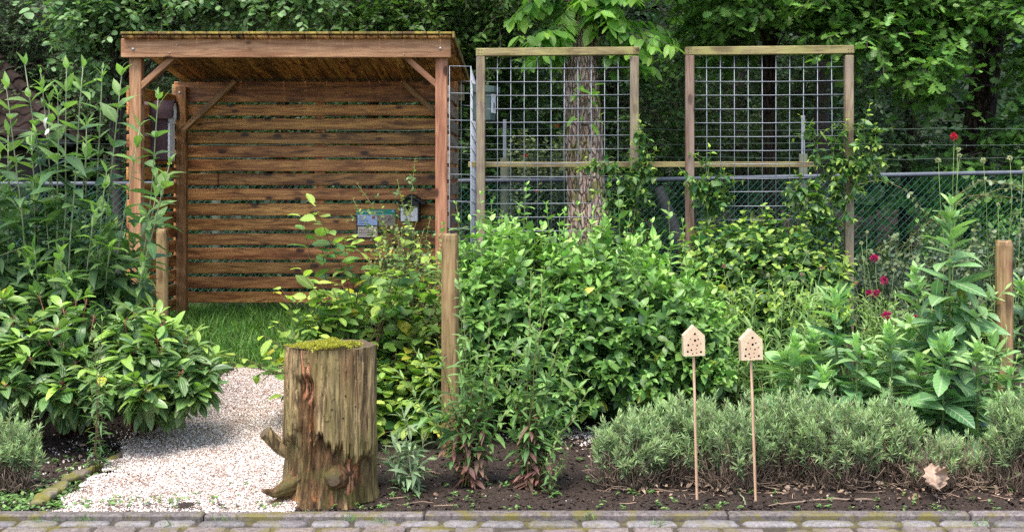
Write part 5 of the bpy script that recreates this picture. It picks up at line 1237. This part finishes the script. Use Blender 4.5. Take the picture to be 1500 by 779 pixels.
# ---------- woodland trees ----------
def crown(Gt, Gl, tp, regs, root, L, asp, twl=.5, tilt=.3, lf=9, agem=.25, brr=.012, zone=None, kpc=26, cl=(.35, .6), yg=.6, flatn=.85):
    """regs: (px0, py0, px1, py1, Y0, Y1, clumps); regions above the frame are unseen canopy added to block sky light"""
    for (x0, y0, x1, y1, Ya, Yb2, nc) in regs:
        Yc_ = U(Ya, Yb2, nc); cx_ = PV(U(x0, x1, nc), U(y0, y1, nc), Yc_)
        j = rng.integers(0, len(root), nc); b = root[j]
        b = b.copy(); b[:, 2] = np.minimum(b[:, 2], cx_[:, 2]+.4)-U(0, .5, nc)
        lim = curves(b, cx_, bow=A3(0, 0, U(.0, .35, nc)), m=7, wob=.05); tubes(Gt, lim, np.linspace(brr, brr*.35, 7), 4)
        R = U(*cl, nc); n = nc*kpc; cc = np.repeat(cx_, kpc, 0); rr = np.repeat(R, kpc)[:, None]
        off = rng.normal(0, .42, (n, 3))*(1, 1, .5)*rr; d = nrm(off*(1, 1, .6)+rng.normal(0, .25, (n, 3))+(0, -.15, -.02)); st = cc+off
        c = curves(st, st+d*U(.5, 1.1, (n, 1))*twl, m=4, sag=.06); tubes(Gt, c, .0028, 3, cap=False)
        up_ = np.clip((off[:, 2]/rr[:, 0])*.5+.3, 0, 1)
        s_ = np.linspace(0, 1, lf)
        leafy(Gl, tp, c, np.linspace(.1, 1, lf), 1, 58, L*np.interp(s_, [0, .6, 1], [.9, 1.05, .75]), asp, agem*np.interp(s_, [0, 1], [.5, 1.5]), droop=.12, up=flatn, dec=pi, flat=True, jit=tilt, phij=.4, Lj=.22)
def btree(name, lab, x, Y, hgt, r0, lean, bmat, tp, lmat, regs, L, asp, grp='trees of the wood behind the fence', **kw):
    z0 = float(g(x, Y)); T = thing(name, lab, 'tree', (x, Y, z0), grp)
    m = 12; t = np.linspace(0, 1, m); c = np.stack([x+lean*t*hgt+.05*np.sin(t*7+x), Y+.1*t, z0-.1+(hgt+.1)*t], -1)
    G = Geo(); tubes(G, c, r0*(1-.55*t)+r0*.35*np.exp(-t*18), 14); Gt, Gl = Geo(), Geo()
    crown(Gt, Gl, tp, regs, c[4:], L, asp, **kw)
    tr = G.build('trunk', M[bmat], T, smooth=True); 
    if Gt.k: Gt.build('branches', M['twig'], T)
    Gl.build('crown', LM[lmat], T, smooth=True)
    return T

# stout chestnut trunk, modelled in detail
Yt_ = 12.0; x = PX(856, Yt_); T = thing('chestnut_tree', 'stout tree trunk with ridged mossy bark and large hanging bright leaves behind the first trellis', 'tree', (x, Yt_, .3))
nt, nz = 120, 200; th = np.arange(nt)*2*pi/nt; zz = np.linspace(.2, 6.5, nz); TH, Z = np.meshgrid(th, zz)
cxz = np.interp(zz, [.2, 1.2, 2.0, 2.5, 3.2, 6.5], [PX(862, 12), PX(861, 12), PX(853, 12), PX(851, 12), PX(850, 12), PX(846, 12)])
rz = np.interp(zz, [.2, 1.0, 1.5, 1.75, 2.0, 2.3, 2.9, 6.5], [.23, .205, .185, .195, .19, .175, .16, .14])
rid = np.abs(fbm(np.cos(TH)*6+.3*Z, np.sin(TH)*6, Z*1.4, 4)-.5)*2; R_ = rz[:, None]*(1+.10*(fbm(np.cos(TH)*1.6, np.sin(TH)*1.6, Z*1.5, 3)-.5)*2)-.03*(1-rid)**3+.02*(fbm(np.cos(TH)*10, np.sin(TH)*10, Z*6, 3)-.5)
V = np.stack([cxz[:, None]+R_*np.cos(TH), Yt_+R_*np.sin(TH), Z], -1).reshape(-1, 3)
i = (np.arange(nz-1)[:, None]*nt+np.arange(nt)[None]).ravel(); j = (np.arange(nz-1)[:, None]*nt+((np.arange(nt)+1) % nt)[None]).ravel(); Q = np.stack([i, j, j+nt, i+nt], 1)
G = Geo(); G.batch(V, Q.ravel(), np.full(len(Q), 4), rnd=.5); G.build('trunk', M['bark'], T, smooth=True)
Gt, Gl = Geo(), Geo()
tg = np.array([(768, 20), (790, 5), (760, 45), (800, 40), (820, 25), (780, 60), (830, 5), (880, 10), (900, 5), (870, 40), (920, 30), (945, 50), (965, 45), (985, 60), (955, 75), (930, 70), (990, 50), (905, 50), (915, 25), (840, -20), (780, -15), (930, -10), (880, -30), (815, 85), (775, 85), (745, 25), (955, 90), (975, 35), (795, 70), (860, 20), (890, 30), (850, -5), (820, 55), (935, 85), (760, 8), (960, 62)], float)
k = len(tg); e = PV(tg[:, 0], tg[:, 1], U(11.2, 12.0, k)); b = A3(PX(np.where(tg[:, 0] < 850, 835, 868), 12.), 11.95, e[:, 2]+U(-.25, .3, k)); c = curves(b, e, bow=A3(0, 0, U(.02, .12, k)), m=6, sag=.05); tubes(Gt, c, np.linspace(.012, .003, 6), 5)
s_ = np.linspace(0, 1, 9); leafy(Gl, T_SER, c, np.linspace(.3, 1, 9), 2, 58, np.interp(s_, [0, .6, 1], [.15, .19, .13]), .46, np.interp(s_, [0, .6, 1], [.15, .45, .9]), droop=.45, up=.8, dec=pi, flat=True, jit=.3)
e2 = np.array([(845, 125), (868, 140), (842, 170), (875, 172), (870, 125), (840, 133)], float); e = PV(e2[:, 0], e2[:, 1], 11.7); c = curves(PV(858+0*e2[:, 0], e2[:, 1]+15, 11.85), e, m=4); leafy(Gl, T_SER, c, [.5, .8, 1.], 1, 55, .12, .42, .6, droop=.3, up=.6); tubes(Gt, c, .004, 4)
crown(Gt, Gl, T_SER, [(700, -420, 1010, -120, 11.3, 13, 16)], A3(PX(850, 12)*np.ones(3), 12., [4., 5., 6.]), .17, .42, agem=.4)
Gt.build('branches', M['twig'], T); Gl.build('crown', LM['chest'], T, smooth=True)

# round-leaved shrub over the shelter roof
btree('smokebush_tree', 'round-leaved bluish green tree spreading over the shelter roof', PX(170, 12.9), 12.9, 4.4, .06, .02, 'twig', T_ROUND, 'cotl',
      [(95, -20, 470, 10, 12.3, 13.0, 46), (110, 5, 230, 60, 12.3, 13.0, 18), (125, 60, 150, 110, 12.3, 12.8, 4), (100, -280, 520, -40, 12.2, 13.6, 34)], .078, .62, cl=(.2, .34), kpc=15, twl=.32, lf=7, agem=.3)
# dark glossy tree far left
btree('holly_tree', 'dark glossy-leaved evergreen at the far end beyond the tiled building', PX(20, 15.2), 15.2, 6., .10, .0, 'barkd', T_OV2, 'holly',
      [(-120, -20, 200, 260, 14.6, 15.8, 110), (-200, -300, 240, -20, 14.4, 16, 40)], .055, .5, cl=(.3, .5), kpc=26, twl=.35, agem=.3)
btree('holly_tree', 'dark evergreen showing between the round-leaved tree and the shelter post', PX(235, 15.6), 15.6, 5.5, .09, .02, 'barkd', T_OV2, 'holly',
      [(120, 60, 330, 330, 14.0, 15.2, 60)], .055, .5, cl=(.3, .5), kpc=24, twl=.35, agem=.35)
# mid wood over the shelter's inner side
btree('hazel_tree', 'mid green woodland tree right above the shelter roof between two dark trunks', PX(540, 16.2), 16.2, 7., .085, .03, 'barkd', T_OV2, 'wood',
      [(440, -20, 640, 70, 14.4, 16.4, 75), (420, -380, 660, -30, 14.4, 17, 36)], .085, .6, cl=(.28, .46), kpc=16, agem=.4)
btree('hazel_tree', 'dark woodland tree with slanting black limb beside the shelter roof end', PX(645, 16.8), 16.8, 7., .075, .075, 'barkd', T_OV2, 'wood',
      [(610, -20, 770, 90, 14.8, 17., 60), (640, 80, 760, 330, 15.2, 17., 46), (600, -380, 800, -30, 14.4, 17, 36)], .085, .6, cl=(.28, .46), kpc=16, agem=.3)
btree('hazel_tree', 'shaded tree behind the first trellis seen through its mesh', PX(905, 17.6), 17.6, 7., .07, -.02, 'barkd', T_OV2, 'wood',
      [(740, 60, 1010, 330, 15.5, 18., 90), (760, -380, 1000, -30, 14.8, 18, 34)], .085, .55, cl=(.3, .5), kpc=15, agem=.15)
# oaks at the right
btree('oak_tree', 'young oak with lobed bright leaves hanging above the second trellis', PX(1130, 14.8), 14.8, 7.5, .10, .01, 'barkd', T_OAK, 'oak',
      [(990, -40, 1260, 15, 13.2, 15., 50), (1010, 30, 1070, 90, 14.2, 15.2, 8), (1200, 20, 1270, 70, 13.4, 15, 9), (930, -420, 1300, -40, 12.8, 16, 50)], .12, .66, cl=(.22, .38), kpc=15, twl=.36, lf=7, agem=.5)
btree('oak_tree', 'big oak with dark leaning trunk beyond the barbed wire', PX(1412, 15.), 15., 8., .20, .095, 'barkd', T_OAK, 'oak',
      [(1270, -40, 1390, 60, 12.9, 14.4, 36), (1320, 70, 1375, 135, 12.9, 14, 10), (1440, -40, 1620, 20, 13., 14.8, 24), (1200, -420, 1750, -40, 12.6, 17, 60)], .12, .66, cl=(.22, .38), kpc=15, twl=.36, lf=7, agem=.5)
btree('oak_tree', 'low oak growth behind the fence at the picture edge', PX(1545, 14.4), 14.4, 5.0, .06, -.01, 'barkd', T_OAK, 'oak',
      [(1490, 160, 1640, 330, 13.2, 14.6, 30), (1360, 260, 1480, 330, 13.8, 14.8, 10), (1345, 225, 1400, 260, 13.6, 14.4, 3), (1500, 60, 1640, 140, 13.6, 14.8, 8)], .12, .66, cl=(.22, .36), kpc=14, twl=.34, lf=7, agem=.45)
btree('birch_tree', 'pale birch trunk seen through the far half of the second trellis', PX(1210, 16.6), 16.6, 7.5, .115, -.004, 'barkb', T_OV2, 'wood',
      [(1110, 60, 1260, 250, 16.2, 18., 30), (1100, -380, 1300, -60, 15.5, 18, 28)], .06, .6, cl=(.3, .5), kpc=20, agem=.15)
btree('birch_tree', 'thin grey trunk seen through the near half of the second trellis', PX(1087, 17.6), 17.6, 7.5, .10, .004, 'barkb', T_OV2, 'wood',
      [(990, 90, 1120, 300, 17.0, 18.6, 34), (1000, -380, 1180, -60, 15.5, 18, 28)], .06, .6, cl=(.3, .5), kpc=20, agem=.15)
for x, Y, r, lb in ((PX(660, 19), 19., .10, 'dark trunk straight behind the mesh cage'), (PX(1330, 18.5), 18.5, .10, 'dark trunk between the second trellis and the big oak'), (PX(410, 19.5), 19.5, .12, 'dark trunk behind the middle of the shelter'), (PX(1000, 19.5), 19.5, .09, 'dark trunk in the gap between the two trellises'), (PX(120, 19.), 19., .12, 'dark trunk behind the far evergreens')):
    px_ = x/Y*F+CX
    btree('woodland_tree', 'shaded woodland tree, '+lb, x, Y, 8.5, r, U(-.03, .03), 'barkd', T_OV2, 'wood', [(px_-150, -40, px_+150, 250, Y-1.0, Y+1., 48), (px_-180, -360, px_+180, -40, Y-2, Y+1, 36)], .075, .6, cl=(.35, .6), kpc=20, agem=.05)
# leaning dead limb
G = Geo(); tubes(G, np.array([P(965, 275, 13.6), P(975, 300, 13.55), P(986, 330, 13.5), P(998, 362, 13.4), P(1005, 400, 13.4)]), np.array([.05, .06, .065, .07, .075]), 12)
tag(G.build('fallen_limb', M['barkb'], loc=P(1005, 400, 13.4), smooth=True), 'pale broken limb leaning behind the chain-link between both trellises', 'branch', )
# low shrubs just behind the fence
def low(name, lab, px0, px1, py0, py1, Y0, Y1, n, tp, mat, L, asp, age=.1, K=12, per=2, base=.4, fl=None):
    xc = PX((px0+px1)/2, Y0); T = thing(name, lab, 'shrub', (xc, (Y0+Y1)/2, float(g(0, Y0)))); px = U(px0, px1, n); Yt = U(Y0, Y1, n); Tp = PV(px, U(py0, py1, n), Yt)
    Bs = A3(PX(px*.6+(px0+px1)*.2, (Y0+Y1)/2), U(Y0, Y1, n), g(0, Y0)); C = curves(Bs, Tp, m=7, wob=.02, sag=.05, exp=1.5); Gs, Gl = Geo(), Geo(); tubes(Gs, C, np.linspace(.005, .002, 7), 3)
    leafy(Gl, tp, tail(C, .7), np.linspace(.05, 1, K), per, 62, L, asp, np.linspace(0, 2*age, K), up=.65, jit=.4, phij=.7, dec=2.4); fin(T, Gs, Gl, 'twig', mat)
    if fl:
        G = Geo()
        for a, b_ in fl:
            e = P(a, b_, Y0-.1); d = nrm(rng.normal(0, 1, (20, 3))); leaves(G, T_OV2, e+d*.006, d, rng.normal(0, 1, (20, 3)), .018, .7, 0.)
        G.build('berries', M['berry'], T)
low('grey_leaved_shrub', 'dusty grey-green shrub with red hips behind the first trellis near the mesh cage', 745, 835, 185, 300, 12.9, 13.8, 120, T_ROUND, 'coto', .045, .6, .5, 14, fl=[(816, 185), (770, 228), (832, 236), (786, 280)])
low('bramble_shrub', 'bramble behind the fence between the shelter posts', 180, 700, 290, 420, 12.8, 13.8, 330, T_OV, 'wood', .06, .6, .05)
low('bramble_shrub', 'shaded bramble behind the fence below the tree trunk', 690, 1010, 300, 400, 13.6, 14.8, 200, T_OV, 'wood', .06, .6, .1)
low('bramble_shrub', 'shaded bramble behind the fence beneath the second trellis', 1000, 1330, 310, 400, 13.6, 14.8, 190, T_OV, 'wood', .06, .6, .1)
low('bramble_shrub', 'bramble with lighter leaves behind the fence beyond the dark shrub', 1330, 1620, 290, 400, 12.9, 14.2, 240, T_OV, 'oak', .06, .6, .3)
low('ivy_shrub', 'dark growth behind the fence and butterfly bush', -160, 230, 270, 400, 12.9, 14, 260, T_OV, 'holly', .065, .6, .3)
# far wood mass
Gt, Gl = Geo(), Geo()
n = 62000; Yv = 21+13*U(0, 1, n); px = U(-500, 2000, n); pz_ = U(.3, 1, n)*0+U(0.3, 8.5, n); b = A3(PX(px, Yv), Yv+.8*np.sin(px*.03), pz_); q = fbm(b[:, 0]*.9, b[:, 1]*.9, b[:, 2]*.9, 3); k = q > .42; b = b[k]; n = len(b)
leaves(Gl, T_OV2, b, rng.normal(0, 1, (n, 3))*(1, 1, .4), rng.normal(0, .5, (n, 3))+(0, -.2, .8), U(.14, .26, n), .6, U(0, .5, n))
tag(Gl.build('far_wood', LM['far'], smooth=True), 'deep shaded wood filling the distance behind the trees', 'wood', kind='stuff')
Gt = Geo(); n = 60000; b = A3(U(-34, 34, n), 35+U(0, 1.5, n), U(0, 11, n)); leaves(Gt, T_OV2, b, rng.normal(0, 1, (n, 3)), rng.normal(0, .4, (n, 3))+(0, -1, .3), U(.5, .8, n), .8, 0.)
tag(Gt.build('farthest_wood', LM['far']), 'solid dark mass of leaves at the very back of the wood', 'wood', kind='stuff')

# ---------- lawn grass ----------
G = Geo(); n = 21000; x = U(-3.5, -.4, n); y = 8.75+U(0, 1, n)**1.1*3.1; k = ~onpath(x, y, .03) & (y > 8.8+.3*(fbm(x*3, y*3, 0*x)-.5)) & ~((y < 9.25) & (x < -2.7)); x, y = x[k], y[k]; n = len(x)
b = A3(x, y, g(x, y)-.0); d = rng.normal(0, .33, (n, 3))+(0, 0, 1); cl_ = fbm(x*5, y*5, 0*x, 3)
leaves(G, tpl([(.3, 1.), (.65, .8)], .2, .55), b, d, rng.normal(0, 1, (n, 3)), U(.08, .19, n)*(.6+.9*cl_), .045, U(0, 1, n)*.7, 1.)
tag(G.build('lawn_grass', LM['grass']), 'fresh green grass growing in and before the shelter', 'grass', kind='stuff')
# grass tufts at path edge under shrubs + joints
G = Geo()
for px, py in ((455, 757), (512, 762), (558, 765), (122, 762), (690, 756), (1040, 752), (1165, 754), (1390, 758), (60, 764), (330, 762), (860, 760), (1290, 758), (425, 560), (395, 545), (960, 768), (1440, 770), (240, 770)):
    Y = (H+.036)*F/(py-HY) if py > 700 else gp(px, py)[1]; c = np.array([PX(px, Y), Y, -.04 if py > 700 else g(0, Y)]); n = 30
    d = rng.normal(0, .6, (n, 3))+(0, 0, .8); leaves(G, T_BLADE, c+rng.normal(0, .012, (n, 3))*(2.2, .8, 0), d, rng.normal(0, 1, (n, 3)), U(.02, .06, n)*(1 if py > 700 else 2.5), .07, U(0, .8, n), 1.)
tag(G.build('joint_grass', LM['grass']), 'little grass tufts sprouting from the paving joints and kerb', 'grass', kind='stuff')
G = Geo(); n = 520; x = np.concatenate([U(-3.1, 3.1, 300), rng.normal(-2.45, .22, 160), rng.normal(-1.4, .3, 60)]); y = np.concatenate([6.2+U(0, 1, 300)**1.5*1.1, U(6.2, 7.6, 160), U(6.2, 6.6, 60)]); k = U(0, 1, n) < np.where(onpath(x, y, -.15), .25, 1); x, y = x[k], y[k]; n = len(x); z = soilz(x, y)
for q in range(6):
    a = U(0, 6.28, n); leaves(G, T_OV, A3(x, y, z+.004+q*.003), A3(np.cos(a), np.sin(a), U(.1, .7, n)), A3(0, 0, 1)+rng.normal(0, .2, (n, 3)), U(.012, .03, n), .5, U(.1, .7, n))
n = 900; a = U(0, 6.28, n); x = np.concatenate([rng.normal(-2.6, .16, 450), rng.normal(-2.35, .5, 450)])-.1; y = np.concatenate([rng.normal(6.45, .16, 450), rng.normal(6.3, .06, 450)]); y = np.maximum(y, 6.2)
leaves(G, T_OV, A3(x, y, soilz(x, y)+U(0, .03, n)), A3(np.cos(a), np.sin(a), U(.1, .9, n)), A3(0, 0, 1)+rng.normal(0, .3, (n, 3)), U(.015, .035, n), .55, U(.1, .6, n))
tag(G.build('small_weeds', LM['aster'], smooth=True), 'tiny weeds and seedlings scattered on soil and gravel', 'weeds', kind='stuff')
G = Geo(); n = 1150; x = np.concatenate([U(.35, 3.1, 800), U(-3.2, 3.1, 350)]); y = np.concatenate([rng.normal(6.55, .09, 800), U(6.35, 8.2, 350)]); k = ~onpath(x, y, -.1) | (U(0, 1, n) < .15); x, y = x[k], y[k]; n = len(x)
leaves(G, T_OV, A3(x, y, soilz(x, y)+U(.005, .03, n)), rng.normal(0, 1, (n, 3))*(1, 1, .3), rng.normal(0, .6, (n, 3))+(0, 0, .8), U(.012, .05, n)*U(.5, 1, n), .55, U(0, 1, n), 2.)
k = 220; x = np.concatenate([U(.2, 3.1, 150), U(-3.2, 3, 70)]); y = np.concatenate([rng.normal(6.62, .12, 150), U(6.25, 7.2, 70)]); a = U(0, 6.28, k); ln = U(.03, .16, k); d = A3(np.cos(a), np.sin(a)*.6, 0)*ln[:, None]; b = A3(x, y, soilz(x, y)+.012)
c = curves(b-d/2, b+d/2, m=4, wob=.004); c[..., 2] = soilz(c[..., 0], c[..., 1])+.008; tubes(G, c, .0016, 4, age=.6)
tag(G.build('leaf_litter', LM['dry'], smooth=True), 'dry brown leaves and twigs lying on the soil under the lavender', 'litter', kind='stuff')
def twig(pts, r, lab, mat='lavwood'):
    p = np.array([gp(a, b_)+(0, 0, .014) for a, b_ in pts]); tt = np.linspace(0, len(p)-1, 16); c = np.stack([np.interp(tt, np.arange(len(p)), p[:, i]) for i in range(3)], -1)+rng.normal(0, .002, (16, 3)); G = Geo(); tubes(G, c, np.linspace(r, r*.5, 16), 7); tag(G.build('dry_twig', M[mat], loc=p[0], smooth=True), lab, 'twig')
twig([(1280, 735), (1210, 735), (1150, 741), (1125, 744)], .006, 'long reddish twig lying on the soil along the kerb')
twig([(1062, 712), (1080, 722), (1090, 735), (1092, 743)], .005, 'pale bent twig hanging to the kerb between the insect hotel sticks', 'stem_pale')
G = Geo(); p = P(1368, 705, 6.36)
for q in range(3):
    V = []; nu, nv = 9, 13; th = U(-.5, .5)+q*.5-.5
    for iv in range(nv):
        for iu in range(nu):
            u = iu/(nu-1)*2-1; v = iv/(nv-1); w_ = .045*math.sin(pi*min(1, v*1.05))**.7*(1+.25*math.sin(iv*2.3+q)); x_ = u*w_; y_ = -.018*math.cos(u*2.2+q)-.02*math.sin(v*5+q)+.012*float(vn(u*3+q*5, v*5, 0.)); z_ = v*.12
            V.append((p[0]+.01*q+x_*math.cos(th)+z_*math.sin(th)*.6, p[1]+y_-q*.008, p[2]-.035+z_*math.cos(th)))
    f = []
    for iv in range(nv-1):
        for iu in range(nu-1): e = iv*nu+iu; f += [e, e+1, e+nu+1, e+nu]
    uv = np.array([((i_ % nu)/(nu-1)*2-1, (i_//nu)/(nv-1), 0) for i_ in range(nu*nv)])
    G.batch(np.array(V), f, [4]*((nu-1)*(nv-1)), rnd=[.7], age=.75, gc=uv)
tag(G.build('dead_leaf', LM['dry'], loc=p, smooth=True), 'large curled pale dead leaf caught in the woody lavender', 'leaf')

# ---------- light, sky, camera ----------
w = bpy.data.worlds.new('World'); scene.world = w; w.use_nodes = True; nt_ = w.node_tree; nt_.nodes.clear()
sky = nt_.nodes.new('ShaderNodeTexSky'); sky.sky_type = 'NISHITA'; sky.sun_disc = False; sky.air_density = 1.; sky.dust_density = 3.; sky.ozone_density = .6
EL, AZ = math.radians(66), math.radians(200)      # azimuth clockwise from +Y; behind the camera, a little to its left
sky.sun_elevation = EL; sky.sun_rotation = AZ
bg = nt_.nodes.new('ShaderNodeBackground'); bg.inputs[1].default_value = .115; wo = nt_.nodes.new('ShaderNodeOutputWorld')
nt_.links.new(sky.outputs[0], bg.inputs[0]); nt_.links.new(bg.outputs[0], wo.inputs[0])
ld = bpy.data.lights.new('sun', 'SUN'); ld.energy = 1.35; ld.angle = math.radians(30); ld.color = (1, .96, .90); lo = bpy.data.objects.new('sun', ld); COL.objects.link(lo)
from mathutils import Vector
dv = Vector((math.sin(AZ)*math.cos(EL), math.cos(AZ)*math.cos(EL), math.sin(EL))); lo.rotation_euler = dv.to_track_quat('Z', 'Y').to_euler(); lo.location = (0, 0, 12)
cd = bpy.data.cameras.new('camera'); cam = bpy.data.objects.new('camera', cd); COL.objects.link(cam); scene.camera = cam
cam.location = (0, 0, H); cam.rotation_euler = (pi/2, 0, 0); cd.sensor_width = 36; cd.lens = F/1500*36
cd.shift_x = (750-CX)/1500; cd.shift_y = -(389.5-HY)/1500; cd.clip_end = 400; cd.clip_start = .05
scene.view_settings.view_transform = 'Standard'; scene.view_settings.look = 'None'; scene.view_settings.gamma = 1; scene.view_settings.exposure = EXPO
scene.cycles.max_bounces = 6; scene.cycles.diffuse_bounces = 3; scene.cycles.glossy_bounces = 2; scene.cycles.transmission_bounces = 4; scene.cycles.use_denoising = False
